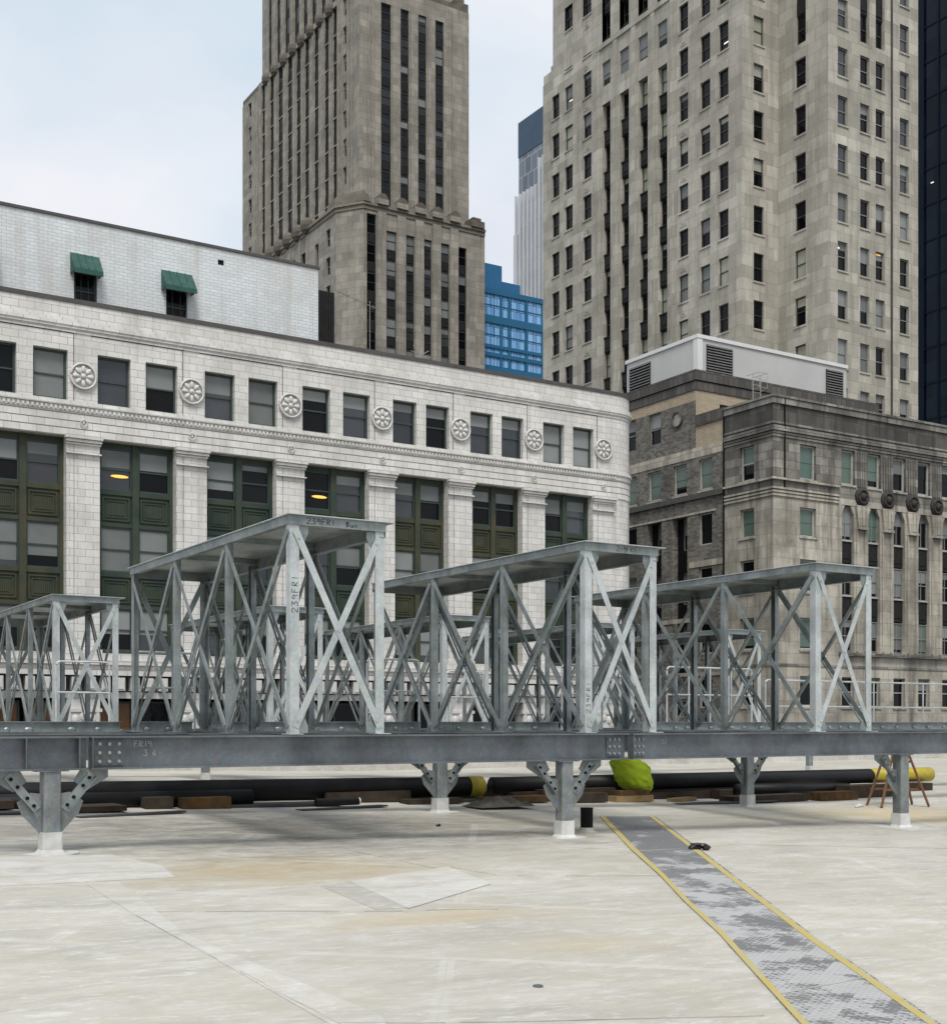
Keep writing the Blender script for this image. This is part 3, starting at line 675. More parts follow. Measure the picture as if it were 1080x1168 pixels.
for k, o in enumerate(low): gw.add('v', V0, o[0], o[1], 2.66, 4.6, .2, 'light_frame', 'glass', sill='limestone_c', bl=(0,.1,0,.4,0,.2)[k % 6], fw=.07)
for k, o in enumerate(low2): gw.add('v', V0, o[0], o[1], -1.1, .85, .2, 'light_frame', 'glass', bl=.2, fw=.07)
cp = [(U0,62.6,-1,0),(U0,V0+.001,-1,0),(U0,V0,-.99,-.99),(U0+.001,V0,0,-1),(92,V0,0,-1)]
cp = [(U0,62.6,-1,0),(U0,V0,-1,-1),(92,V0,0,-1)]
mb = MB()
for o1, z0, z1 in ((.10,21.62,21.98),(.16,22.0,22.16),(.06,20.35,20.5),(.12,20.1,20.22),(.17,19.92,20.06),(.10,19.74,19.86),(.07,19.56,19.68)): mb.sweep(cp, -.05, o1, z0, z1)
mb.sweep(cp, -.4, -.051, 21.6, 22.16)
mb.build('parapet_moulding', M['sooty_stone'], gb)
mb = MB(); c2 = [(U0,62.6,-1,0),(U0,V0,-1,-1),(64.0,V0,0,-1)]
for o1, z0, z1 in ((.16,16.86,17.0),(.09,16.28,16.40),(.09,16.06,16.18),(.09,15.84,15.96)): mb.sweep(c2, -.05, o1, z0, z1)
mb.build('string_course', M['limestone_c'], gb)
mb = MB(); mb.sweep([(64.0,V0,0,-1),(92,V0,0,-1)], -.05, .28, 5.98, 6.2); mb.sweep(cp, -.05, .05, 5.2, 5.35); mb.build('ledge', M['sooty_stone'], gb)
mb = MB()
mb.box(59.05,59.12,V0-.12,V0-.05,16.4,22.1); mb.build('downpipe', M['black'], gb)
mb = MB(); mb.box(U0-.10,U0-.02,62.56,62.64,GZ,22.0); mb.build('downpipe', M['black'], gb)
# brick side
bz = MB(); bo = []
cols = [(63.77,65.09),(66.27,67.65),(68.95,70.35),(71.6,72.95),(74.3,75.6),(76.9,78.2)]
for j, (a, c) in enumerate(cols):
    bo.append((a, c, 17.15, 19.2, .3))
    if j in (1, 2): bo.append((a-.05, c+.1, 5.0, 15.6, .8))
    else:
        for z0, z1 in ((13.46,15.6),(9.9,12.0),(6.2,8.3),(2.6,4.6)): bo.append((a, c, z0, z1, .3))
    if j in (1, 2): bo.append((a, c, 2.0, 4.6, .3))
bz.wall('u', U0, 62.602, 80, GZ, 19.38, bo); shell(bz, U0, 70.6, 68.602, 80, GZ, 19.38, top=False); bz.build('brick_wall', M['dark_brick'], gb)
for j, (a, c) in enumerate(cols):
    gw.add('u', U0, a, c, 17.15, 19.2, .14, 'light_frame', 'glass', sill='buff_stone', bl=(.98,.75,.97,.97,.5,.5)[j], cm='blind_green', fw=.11, rail=False)
    if j in (1, 2):
        for z0, z1 in ((12.9,15.55),(9.2,11.9),(5.1,8.2)):
            gw.add('u', U0, a+.02, c-.4, z0+.5, z1, .6, 'grey_frame', 'glass', bl=.5, fw=.08)
            sb = MB(); sb.box(U0+.5, U0+.85, a-.05, c+.1, z0-1.0, z0+.5); sb.box(U0+.5,U0+.85,c-.4,c+.1,z0+.5,z1+.05); sb.build('fire_escape_landing', M['black'], gb)
        gw.add('u', U0, a, c, 2.0, 4.6, .14, 'light_frame', 'glass', bl=.6, fw=.08)
    else:
        for k, (z0, z1) in enumerate(((13.46,15.6),(9.9,12.0),(6.2,8.3),(2.6,4.6))): gw.add('u', U0, a, c, z0, z1, .14, 'light_frame', 'glass', bl=(0,.5,0,.5)[k] if j else 0, fw=.1, rail=False)
mb = MB()
for z0, z1, a, c in ((15.62,15.76,63.4,80),(12.05,12.45,62.66,66.0),(4.75,5.0,62.66,80),(8.4,8.7,66,69)): mb.box(U0-.04, U0-.002, a, c, z0, z1)
mb.build('lintel_band', M['buff_stone'], gb)
mb = MB(); mb.box(U0-.16, U0-.002, 62.66, 80, 16.62, 16.95); mb.build('belt_course', M['joint'], gb)
mb = MB(); mb.box(U0-.03, U0-.002, 62.66, 80, 19.42, 20.08); mb.build('lintel_course', M['buff_stone'], gb)
# upper brick storey: low ledge parapet then the set back storey
mb = MB(); mb.wall('u', U0, 62.602, 65.36, 19.38, 21.5, []); mb.q((U0,62.602,19.38),(U0+6,62.602,19.38),(U0+6,62.602,21.5),(U0,62.602,21.5)); mb.q((U0,62.602,21.5),(U0+6,62.602,21.5),(U0+6,65.36,21.5),(U0,65.36,21.5))
o2 = [(68.95,70.25,21.05,23.25,.3),(71.7,72.9,21.05,23.3,.3),(74.3,75.6,21.05,23.3,.3)]
mb.wall('u', U0, 65.36, 80, 23.3, 24.0); mb.wall('v', 65.36, U0, 76, 21.4, 24.0, [(60.3,61.9,21.9,23.3,.2)])
shell(mb, U0, 76, 65.36, 68.55, 19.4, 24.0, top=False)
mb.build('tan_wall', M['tan_brick'], gb)
mb = MB(); mb.wall('u', U0, 65.36, 80, 19.38, 23.3, o2); shell(mb, U0, 70.6, 68.56, 80, 19.38, 24.0, top=False)
mb.q((U0,65.4,24.3),(70.6,65.4,24.3),(70.6,80,24.3),(U0,80,24.3)); mb.q((70.6,65.4,24.3),(76,65.4,24.3),(76,68.5,24.3),(70.6,68.5,24.3)); mb.build('brick_storey', M['dark_brick'], gb)
for j, o in enumerate(o2): gw.add('u', U0, o[0], o[1], o[2], o[3], .14, 'grey_frame', 'glass', bl=(.45,.35,.3)[j], fw=.08)
gw.add('v', 65.36, 60.3, 61.9, 21.9, 23.3, .1, 'dark_frame', 'glass', bl=0)
mb = MB(); mb.tube([(U0-.07, 67.2+.5*math.cos(2*PI*t/20), 22.35+.5*math.sin(2*PI*t/20)) for t in range(21)], .07, 6, caps=False); mb.build('round_vent', M['joint'], gb)
mb = MB(); mb.disc((U0-.003,67.2,22.35),(-1,0,0),.45,.03,20); mb.build('vent_plate', M['buff_stone'], gb)
cq = [(U0,80,-1,0),(U0,65.36,-1,-1),(76.0,65.36,0,-1)]
mb = MB(); mb.sweep(cq, -.5, .06, 24.0, 24.62); mb.sweep(cq, -.6, .14, 24.66, 25.35); mb.build('parapet_tile', M['cap_tile'], gb)
mb = MB(); mb.sweep([(U0,65.33,-1,0),(U0,62.63,-1,0)], -.6, .10, 21.5, 22.25); mb.build('parapet_tile', M['cap_tile'], gb)
# metal plant room on the roof
mb = MB(); mb.box(60.6,70.7,67.9,75.75,24.0,28.52); mb.box(70.701,75.5,67.9,69.05,21.6,28.52)
for k in range(7): mb.box(60.575,60.602,68.6+k*1.0,68.63+k*1.0,24.6,28.4)
mb.box(60.60,75.4,67.878,67.902,26.08,26.1)
mb.build('plant_room', M['panel_grey'], gb)
mb = MB(); mb.box(60.5,70.8,67.8,75.85,28.521,28.78); mb.box(70.801,75.6,67.8,69.1,28.521,28.78); mb.box(60.54,61.0,67.84,67.899,24.6,28.52); mb.box(60.54,60.599,67.9,68.3,24.6,28.52); mb.build('plant_room_trim', M['panel_white'], gb)
for pl, a, c, z0, z1 in (('v',61.4,63.85,25.9,28.2),('v',73.3,75.1,25.9,28.2),('u',73.0,75.4,25.6,28.1)):
    mb = MB()
    if pl == 'v': mb.box(a, c, 67.86, 67.899, z0, z1)
    else: mb.box(60.56, 60.599, a, c, z0, z1)
    lv = mb.build('louvre', M['black'], gb); n = 12; mb = MB()
    for k in range(n):
        z = z0+(z1-z0)*(k+.5)/n
        if pl == 'v': mb.prism([(a,67.86,z+.05),(a,67.78,z-.05),(a,67.78,z-.02),(a,67.86,z+.08)], (c-a,0,0))
        else: mb.prism([(60.56,a,z+.05),(60.48,a,z-.05),(60.48,a,z-.02),(60.56,a,z+.08)], (0,c-a,0))
    mb.build('louvre_slat', M['louvre'], lv)
gw.finish()
rl = MB()
for x in (61.0, 61.7): rl.tube([(x,62.9,21.7),(x,62.9,24.9),(x,63.5,24.9)], .025, 6); rl.tube([(x,62.9,23.8),(x,62.3,23.9),(x,62.3,24.9),(x,62.9,24.9)], .02, 6)
for z in (22.2,22.7,23.2,23.7,24.2,24.7): rl.tube([(61.0,62.9,z),(61.7,62.9,z)], .018, 6)
for z in (23.9, 24.4, 24.9): rl.tube([(61.0,62.3,z),(61.7,62.3,z)], .018, 6)
tag(rl.build('roof_ladder', M['light_frame']), 'thin caged ladder standing on the roof of the grey stone corner building', 'ladder')
# right hand tower
tr = thing('limestone_tower', 'tall pale limestone tower with a projecting right wing and dark vertical window strips', 'building', (76, 80, GZ))
tw = Windows(tr); UA, VA, UB, VB, TT = 71.0, 74.42, 74.95, 69.2, 92.0
rows = [57.55-3.752*k for k in range(-9, 11)]
def rb_(): return R.choice((0,0,0,0,0,0,.2,.5,1))
opL = []
single = [(75.95,77.08),(78.07,79.23),(80.72,81.85),(93.91,95.15),(96.79,98.0),(98.92,100.1)]
strips = [(83.35,84.59),(85.9,87.16),(88.48,89.76),(91.1,92.28)]
lower_rows = 58.5
for j, (a, c) in enumerate(single):
    for z in rows:
        if j == 5 and z > 62: continue
        opL.append((a, c, z-2.24, z, .3))
        special = z > 55 and j < 2
        tw.add('u', UA, a, c, z-2.24, z, .16, 'dark_frame', sill='limestone_a', bl=(1 if (38 < z < 39.2 and j < 3) else rb_()*.9), cm='blind_pale' if R.random() < .3 else 'blind_grey', fw=.07)
for (a, c) in strips:
    opL.append((a, c, 15.0, 57.35, .75)); opL.append((a, c, 58.95, 61.1, .25)); opL.append((a, c, 63.0, TT, .75))
    tw.add('u', UA, a, c, 58.95, 61.1, .1, 'grey_frame', bl=R.choice((.7,.9,1)), fw=.07)
mb = MB(); mb.wall('u', UA, VA, 101.6, GZ, 63.0, opL); mb.wall('u', UA, VA, 99.95, 63.0, TT, [o for o in opL if o[2] >= 62.9 and o[1] < 99])
shell(mb, UA, 85.28, VA, 101.6, GZ, 63.0, front=False); shell(mb, UA, 85.28, VA, 99.95, 63.0, TT)
opF = [(72.26,73.35,z-2.24,z,.3) for z in rows]
mb.wall('v', VA, UA, UB, GZ, TT, opF)
for z in rows: tw.add('v', VA, 72.26, 73.35, z-2.24, z, .16, 'dark_frame', sill='limestone_a', bl=R.choice((0,0,.2,1,0,.4)), cm='blind_pale', fw=.06)
opW = [(71.5,72.63,z-2.24,z,.3) for z in rows if z < 55]+[(71.5,72.63,51.6+3.752-.6+.2,60,.4)]
mb.wall('u', UB, VB, VA, GZ, TT, opW)
for k, z in enumerate(rows):
    if z < 55: tw.add('u', UB, 71.5, 72.63, z-2.24, z, .16, 'dark_frame', sill='limestone_a', bl=(0,0,0,0,1,.3,1,.8,.5,.5)[k % 10], cm='blind_pale', fw=.07)
tw.add('u', UB, 71.5, 72.63, 54.95, 57.4, .3, 'dark_frame', bl=0); 
opR = []
for (a, c) in ((76.01,77.09),(78.5,79.55),(80.27,81.3),(83.09,84.16)):
    mid = a in (78.5, 80.27)
    for z in rows:
        if z > 55 and mid: continue
        opR.append((a, c, z-2.24, z, .3))
        tw.add('v', VB, a, c, z-2.24, z, .16, 'grey_frame', sill='limestone_a', glass='glass_grey' if z > 40 and not mid else 'glass', bl=R.choice((0,.25,.5,.55,1)) if z < 46 else R.choice((0,0,0,.3)), cm='blind_grey', fw=.08)
    if mid:
        opR.append((a, c, 54.85, TT, .5)); tw.add('v', VB, a, c, 54.85, 57.2, .3, 'dark_frame', bl=0, fw=.06)
mb.wall('v', VB, UB, 85.28, GZ, TT, opR)
mb.q((85.28,VB,GZ),(85.28,VA,GZ),(85.28,VA,TT),(85.28,VB,TT)); mb.q((UB,VB,TT),(85.28,VB,TT),(85.28,VA,TT),(UB,VA,TT))
mb.build('wall', M['limestone_a'], tr)
# strips: windows and iron spandrels one above the other
sp = []
for (a, c) in strips:
    z = 57.35
    while z > 18:
        tw.add('u', UA, a, c, z-2.30, z, .5, 'dark_frame', bl=R.choice((0,0,0,.2,1)) if z > 38 else R.choice((0,.8,1)), cm='blind_pale', fw=.06); sp.append((a, c, z-3.73, z-2.30)); z -= 3.73
    z = 63.0
    while z < TT-3: sp.append((a, c, z, z+.3)); tw.add('u', UA, a, c, z+.3, z+2.5, .5, 'dark_frame', bl=0, fw=.06); sp.append((a, c, z+2.5, z+3.73)); z += 3.73
for a, c in ((78.5,79.55),(80.27,81.3)):
    b = MB(); b.box(a+.002, c-.002, VB+.22, VB+.48, 57.2, 59.0); b.box(a+.2,c-.2,VB+.17,VB+.22,57.5,58.7); b.build('spandrel_panel', M['iron'], tr)
b = MB(); b.box(UB+.2, UB+.38, 71.51, 72.62, 57.4, 60); b.build('spandrel_panel', M['iron'], tr)
sp.sort(key=lambda s: abs(s[2]-45)+ .2*(s[0]-83))
for (a, c, z0, z1) in sp[:44]:
    b = MB(); b.box(UA+.30, UA+.74, a+.003, c-.003, z0, z1); b.box(UA+.22, UA+.30, a+.06, c-.06, z0+.1, z1-.12); b.box(UA+.17, UA+.22, a+.3, c-.3, z0+.4, z1-.4)
    b.box(UA+.15, UA+.30, a+.003, c-.003, z1-.1, z1-.002); b.build('spandrel_panel', M['iron'], tr)
b = MB()
for (a, c, z0, z1) in sp[44:]: b.box(UA+.3, UA+.74, a+.003, c-.003, z0, z1)
tag(b.build('spandrel_panel', M['iron'], tr), kind='stuff')
b = MB()
for z in rows:
    for (a, c) in single[2:4]:
        if z-3.752 > 20: b.box(UA-.03, UA-.002, a+.2, c-.2, z-3.45, z-2.6); b.box(UA-.06,UA-.03,a+.38,c-.38,z-3.25,z-2.8)
b.box(UA-.12, UA-.003, 82.6, 93.1, 62.45, 62.7)
for z in (28.0, 43.2, 58.2): pass
for vv in (82.55, 84.95, 87.5, 90.1, 92.6): b.box(UA-.10, UA-.004, vv, vv+.55 if vv not in (82.55, 92.6) else vv+.4, GZ, 62.4)
for vv in (95.65, 80.1): b.box(UA-.05, UA-.004, vv, vv+.12, GZ, TT)
for z, w in ((63.0,.0),(63.9,.5),(64.8,.9),(65.7,1.2)): b.box(UA+.05+w, 84, 99.951, 101.55-w, z, z+.9)
b.build('stone_relief', M['limestone_a'], tr)
b = MB(); b.box(82.0, 82.14, VB-.12, VB-.01, GZ, TT); b.build('downpipe', M['coping'], tr)
tw.finish()
for k, (pl, x, y, z) in enumerate((('u',UB,72.06,39.3),('v',VB,80.8,38.6),('v',VB,76.15,38.3),('u',UA,76.4,55.9),('v',VA,72.4,47.6),('u',UA,97.3,65.4),('u',UA,97.3,59.9))):
    b = MB()
    if pl == 'u': b.box(x+.20, x+.218, y-.26, y+.26, z, z+.09)
    else: b.box(y-.25, y+.25, x+.20, x+.218, z, z+.10)
    b.build('ceiling_lamp', M['lamp_white' if k > 1 else 'lamp'], tr)
# centre tower with setbacks
ct = thing('setback_tower', 'dark tan stepped stone tower with dark vertical window strips, left of the tall pale tower', 'building', (84, 170, GZ))
cw = Windows(ct)
UM, VM = 76.0, 150.6
slotsL = [(157.4,158.74),(159.92,161.42),(163.25,164.79),(166.36,167.96),(169.25,170.89),(172.21,174.03),(175.6,177.48),(178.96,180.53),(182.34,183.7)]
trow = [98.55-3.76*k for k in range(0, 16)]
mo = [(154.5,155.42,z-2.35,z,.35) for z in trow]+[(a,c,35,98.9,1.1) for a, c in slotsL]
mo = [(o[0],o[1],o[2],o[3],.45) if o[3] == 98.9 else o for o in mo]
mb = MB(); mb.wall('u', UM, VM, 184.9, GZ, 99.7, mo)
so = [(188.3,189.5,z-2.2,z,.35) for z in trow]
mb.wall('u', UM+.25, 184.9, 192.0, GZ, 99.2, so); mb.q((UM,184.9,GZ),(UM+.25,184.9,GZ),(UM+.25,184.9,99.7),(UM,184.9,99.7))
ro = [(a,c,40,97.0,.5) for a, c in ((79.2,80.7),(82.13,83.4),(84.84,86.1),(87.5,88.8))]
mb.wall('v', VM, UM, 92.8, GZ, 99.4, ro)
shell(mb, UM, 92.8, VM, 184.9, GZ, 99.4, top=False); shell(mb, UM+.25, 90, 184.9, 192.0, GZ, 99.2)
mb.q((UM,VM,99.3),(92.8,VM,99.3),(92.8,184.9,99.3),(UM,184.9,99.3))
# upper tier
uo = [(a,c,99.5,122,.45) for a, c in slotsL]
mb.wall('u', UM+1.1, 152.2, 186.0, 99.3, 125, uo); mb.wall('v', 152.2, UM+1.1, 91.0, 99.3, 125, [(a,c,99.9,122,.8) for a, c in ((79.2,80.7),(82.13,83.4),(84.84,86.1),(87.5,88.8))])
shell(mb, UM+1.1, 91.0, 152.2, 186.0, 99.3, 125)
mb.build('wall', M['limestone_b'], ct)
for z in trow:
    cw.add('u', UM, 154.5, 155.42, z-2.35, z, .2, 'grey_frame', 'glass', bl=R.choice((0,.3,.6)), fw=.06)
    if z > 60: cw.add('u', UM+.25, 188.3, 189.5, z-2.2, z, .2, 'grey_frame', 'glass', bl=R.choice((0,.3,.6)), fw=.06)
pan = MB()
for (a, c) in ((79.2,80.7),(82.13,83.4),(84.84,86.1),(87.5,88.8)):
    z = 96.95
    for k in range(9):
        cw.add('v', VM, a, c, z-2.2, z, .2, 'dark_frame', 'glass_grey', bl=R.choice((0,0,.3,.5,1)) if a > 84 else R.choice((0,0,0,.4)), fw=.07)
        b = MB(); b.box(a+.003, c-.003, VM+.2, VM+.48, z-3.7, z-2.2); b.box(a+.3, c-.3, VM+.14, VM+.2, z-3.4, z-2.5); b.build('spandrel_panel', M['iron'], ct)
        z -= 3.7
st = MB()     # the narrow strips of the left face, seen edge on
for (a, c) in slotsL:
    z = 98.8
    while z > 36:
        st.box(UM+.26, UM+.45, a+.004, c-.004, z-2.2, z, 0); st.box(UM+.23, UM+.259, (a+c)/2-.04, (a+c)/2+.04, z-2.2, z, 1); st.box(UM+.23, UM+.259, a+.004, c-.004, z-1.15, z-1.05, 1)
        st.box(UM+.2, UM+.45, a+.004, c-.004, z-3.75, z-2.2, 1); st.box(UM+.15, UM+.199, a+.004, c-.004, z-3.75, z-3.55, 2); z -= 3.75
    z = 121.5
    while z > 101:
        st.box(UM+1.34, UM+1.55, a+.004, c-.004, z-2.4, z, 0); st.box(UM+1.3, UM+1.55, a+.004, c-.004, z-3.75, z-2.4, 1); z -= 3.75
tag(st.build('window_strip', [M['glass'], M['iron'], M['limestone_b']], ct), kind='stuff')
st = MB()
for (a, c) in ((79.2,80.7),(82.13,83.4),(84.84,86.1),(87.5,88.8)): st.box(a+.004, c-.004, 152.7, 153.0, 99.9, 122)
st.build('window_strip', M['glass'], ct)
# lower block with chamfered corner
UL, VL, CH, ZL = 72.6, 147.3, 2.3, 68.9
lo = [(152.3,153.55,z-2.3,z,.35) for z in (66.3,62.6,58.9,55.2)]+[(155.9,157.0,z-3,z,.6) for z in (65.5,61.5,57.5)]
lsl = [(159.92,161.42),(163.25,164.79),(166.36,167.96),(169.25,170.89),(172.21,174.03)]
lo += [(a,c,35,65.6,.5) for a, c in lsl]
mb = MB(); mb.wall('u', UL, VL+CH+.9, 186, GZ, ZL-1.2, lo)
rsl = [(75.4,76.75),(78.24,79.7),(81.06,82.4),(83.8,85.0),(86.42,87.72),(89.14,90.4)]
mb.wall('v', VL, UL+CH, 93.3, GZ, ZL-1.2, [(a,c,35,67.2 if i == 0 else 65.5,.5) for i, (a, c) in enumerate(rsl)])
mb.q((UL,VL+CH+.9,GZ),(UL+CH,VL,GZ),(UL+CH,VL,ZL-1.2),(UL,VL+CH+.9,ZL-1.2)); mb.q((93.3,VL,GZ),(93.3,VM,GZ),(93.3,VM,ZL-1.2),(93.3,VL,ZL-1.2))
mb.q((UL,VL+CH+.9,ZL-1.3),(UL+CH,VL,ZL-1.3),(93.3,VL,ZL-1.3),(93.3,VM,ZL-1.3),(UM,VM,ZL-1.3),(UM,186,ZL-1.3),(UL,186,ZL-1.3))
mb.q((UL,186,GZ),(UM,186,GZ),(UM,186,ZL-1.2),(UL,186,ZL-1.2))
mb.build('lower_block', M['limestone_b'], ct)
for z in (66.3,62.6,58.9,55.2): cw.add('u', UL, 152.3, 153.55, z-2.3, z, .2, 'grey_frame', 'glass', fw=.06)
for z in (65.5,61.5,57.5): cw.add('u', UL, 155.9, 157.0, z-3, z, .4, 'dark_frame', 'glass', fw=.06)
for i, (a, c) in enumerate(rsl):
    z = 67.1 if i == 0 else 65.45
    for k in range(6):
        cw.add('v', VL, a, c, z-2.35, z, .2, 'dark_frame', 'glass' if i in (0, 5) else 'glass_grey', bl=0 if i == 0 else R.choice((0,.3,.5,.8,1)), fw=.07)
        b = MB(); b.box(a+.003, c-.003, VL+.2, VL+.48, z-3.75, z-2.35); b.box(a+.3, c-.3, VL+.14, VL+.2, z-3.5, z-2.6); b.build('spandrel_panel', M['iron'], ct)
        z -= 3.75
st = MB()
for a, c in lsl: st.box(UL+.25, UL+.48, a+.004, c-.004, 35, 65.6)
st.build('window_strip', M['glass'], ct)
M['stone_dark'] = plain('stone_dark', (.085,.075,.062), (.16,.142,.115), .9, 1.2, .3, .4)
M['stone_tan'] = plain('stone_tan', (.17,.15,.12), (.25,.225,.18), .9, 1.0, .3, .4)
cr = MB()
pr = [(UL,186,-1,0),(UL,VL+CH+.9,-1,-.42),(UL+CH,VL,-.42,-1),(93.3,VL,0,-1)]
cr.sweep(pr, -.8, .12, ZL-1.2, ZL-.7); cr.sweep(pr, -.8, .3, ZL-.7, ZL-.35)
cr.build('crown_band', M['stone_tan'], ct)
pc = MB()
for a in (77.5,80.4,83.1,85.7,88.4): 
    pc.box(a-.62, a+.62, VL-.22, VL-.001, 35, ZL-1.21); pc.box(a-.80, a+.80, VL-.55, VL+.5, ZL-.35, ZL+.35)
for (a, c), (a2, _) in zip(slotsL[:-1], slotsL[1:]):
    pc.box(UL-.12, UL-.001, c+.1, a2-.1, 35, ZL-1.21)
    pc.box(UM-.12, UM-.001, c+.3, a2-.3, GZ, 98.9); pc.box(UM+.98, UM+1.099, c+.3, a2-.3, 99.9, 122.4)
for a in (81.4,84.1,86.8): pc.box(a-.5, a+.5, VM-.18, VM-.001, 60, 97.2)
for a in (77.3, 77.9, 89.7, 90.2): pc.box(a-.12, a+.12, VM-.15, VM-.001, 60, 99)
for vv in (152.6, 153.4, 156.4): pc.box(UM-.2, UM-.001, vv, vv+.3, 60, 99)
for vv in (185.4, 186.6): pc.box(UM+.1, UM+.249, vv, vv+.4, 60, 99)
pc.build('pier_relief', M['limestone_b'], ct)
def orn(f): hd = MB(); f(hd); hd.build('crown_ornament', M['stone_dark'], ct)
for a in (77.5,80.4,83.1,85.7,88.4): orn(lambda hd: hd.tube([(a,VL-.50,ZL+.30),(a,VL+.55,ZL+.30)], .79, 16))
orn(lambda hd: (hd.box(90.9, 93.0, VL-.5, VL+2.5, ZL-.35, ZL+.5), hd.box(91.3, 92.6, VL-.2, VL+2.0, ZL+.5, ZL+1.0)))
hd = MB()
hd.hexa([(UL-.3,VL+CH+3.2,ZL-.35),(UL-.3,VL+CH+.8,ZL-.35),(UL+CH-.1,VL-.4,ZL-.35),(UL+CH+.9,VL-.4,ZL-.35),(UL+CH+.9,VL+3,ZL-.35),(UL+3,VL+CH+3.2,ZL-.35)],
        [(UL,VL+CH+2.9,ZL+.75),(UL,VL+CH+1.0,ZL+.75),(UL+CH,VL-.1,ZL+.75),(UL+CH+.6,VL-.1,ZL+.75),(UL+CH+.6,VL+2.8,ZL+.75),(UL+2.8,VL+CH+2.9,ZL+.75)])
hd.hexa([(UL+.3,VL+CH+2.6,ZL+.75),(UL+.3,VL+CH+1.2,ZL+.75),(UL+CH+.1,VL+.2,ZL+.75),(UL+CH+.5,VL+.2,ZL+.75),(UL+CH+.5,VL+2.5,ZL+.75),(UL+2.5,VL+CH+2.6,ZL+.75)],
        [(UL+.5,VL+CH+2.4,ZL+1.3),(UL+.5,VL+CH+1.4,ZL+1.3),(UL+CH+.2,VL+.4,ZL+1.3),(UL+CH+.4,VL+.4,ZL+1.3),(UL+CH+.4,VL+2.4,ZL+1.3),(UL+2.4,VL+CH+2.4,ZL+1.3)])
hd.build('crown_ornament', M['stone_dark'], ct)
for (a, c), (a2, _) in zip(slotsL[:-1], slotsL[1:]):
    orn(lambda hd: hd.ball((UL-.1,(c+a2)/2,ZL-.1), .9,1.0,1.2,8,6)); orn(lambda hd: hd.ball((UM-.1,(c+a2)/2,99.0), .8,.8,1.0,8,6))
hd = MB()
hd.box(UM-.05, UM+.6, 151.9, 156.9, 99.7, 100.4); hd.box(UM+1.2, 92.7, VM+.05, VM+.9, 99.4, 100.1); hd.box(90.6,92.75,VM+.06,VM+6,99.4,100.6); hd.box(90.9,92.3,VM+.4,VM+5,100.6,101.3)
hd.build('shoulder_block', M['stone_dark'], ct); hd = MB(); hd.box(UM+.3, 88, 185.0, 191.9, 99.2, 100.0)
hd.build('shoulder_block', M['stone_dark'], ct)
cw.finish()

# far glass buildings
bb = thing('blue_office', 'low bright blue glass office block seen between the two stone towers', 'building', (110, 155, GZ))
mb = MB(); mb.box(84, 99.8, 153, 175, 40, 66.6); mb.box(99.81, 103.2, 153.4, 175, 40, 64.6); mb.build('plant_room', M['blue_wall'], bb)
mb = MB(); mb.box(94, 125, 150.35, 180, GZ, 61.8)
for z0, z1 in ((61.25,61.95),(57.2,58.25),(53.75,54.2),(52.55,53.1),(48.2,51.2)): mb.box(94.0, 125, 150.0, 150.349, z0, z1)
for k, x in enumerate((97.6, 99.0, 101.9, 104.6, 107.2)): mb.box(x, x+.32, 150.05, 150.348, 40, 61.25)
mb.build('wall', M['teal_metal'], bb)
mb = MB()
for z0, z1 in ((58.25,61.25),(54.2,57.2),(53.1,53.75),(51.2,52.55)): mb.box(94.001, 124.9, 150.2, 150.345, z0, z1)
mb.build('window_band', M['blue_glass'], bb)
mb = MB()
for k in range(34):
    if k % 3: mb.box(94.3+k*.47, 94.36+k*.47, 150.13, 150.199, 51, 61.3)
for z in (59.7, 55.6): mb.box(94.001, 124.8, 150.12, 150.198, z, z+.07)
mb.build('mullion', M['teal_metal'], bb)
wt = thing('glass_high_rise', 'slim pale glass high rise with vertical fins and a dark top', 'building', (160, 215, GZ))
mb = MB(); mb.box(150, 185, 200, 223.5, GZ, 120); mb.build('curtain_wall', M['pale_glass'], wt)
mb = MB(); mb.box(149.9, 185, 200, 223.6, 120.01, 127.3); mb.build('crown', M['crown_blue'], wt)
mb = MB()
for k in range(17):
    v = 201+k*1.42; top = 117 if k < 11 else 112
    mb.box(149.3, 149.99, v, v+.28, GZ, top+ (3 if k < 9 else 0))
mb.box(149.4, 152, 223.51, 224.6, GZ, 104)
for k in range(12): pass
mb.build('fin', M['pale_fin'], wt)
dk = thing('dark_glass_tower', 'dark navy glass tower at the right edge behind the pale stone tower', 'building', (120, 80, GZ))
mb = MB(); mb.box(110, 140, 60, 95, GZ, 140); mb.build('curtain_wall', M['navy_glass'], dk)
mb = MB()
for k in range(18): mb.box(109.86, 109.999, 60+k*1.9, 60.14+k*1.9, GZ, 140)
for k in range(9): mb.box(109.75, 109.859, 61.8+k*3.8, 62.5+k*3.8, GZ, 140)
mb.build('mullion', M['navy_metal'], dk)
mb = MB()
for k in range(46): mb.box(109.93, 109.998, 60, 95, -30+k*3.7, -29.8+k*3.7)
mb.build('floor_band', M['navy_metal'], dk)
b = MB(); b.box(109.96,109.994,87.3,87.65,57.3,57.4); b.build('ceiling_lamp', M['lamp_white'], dk)

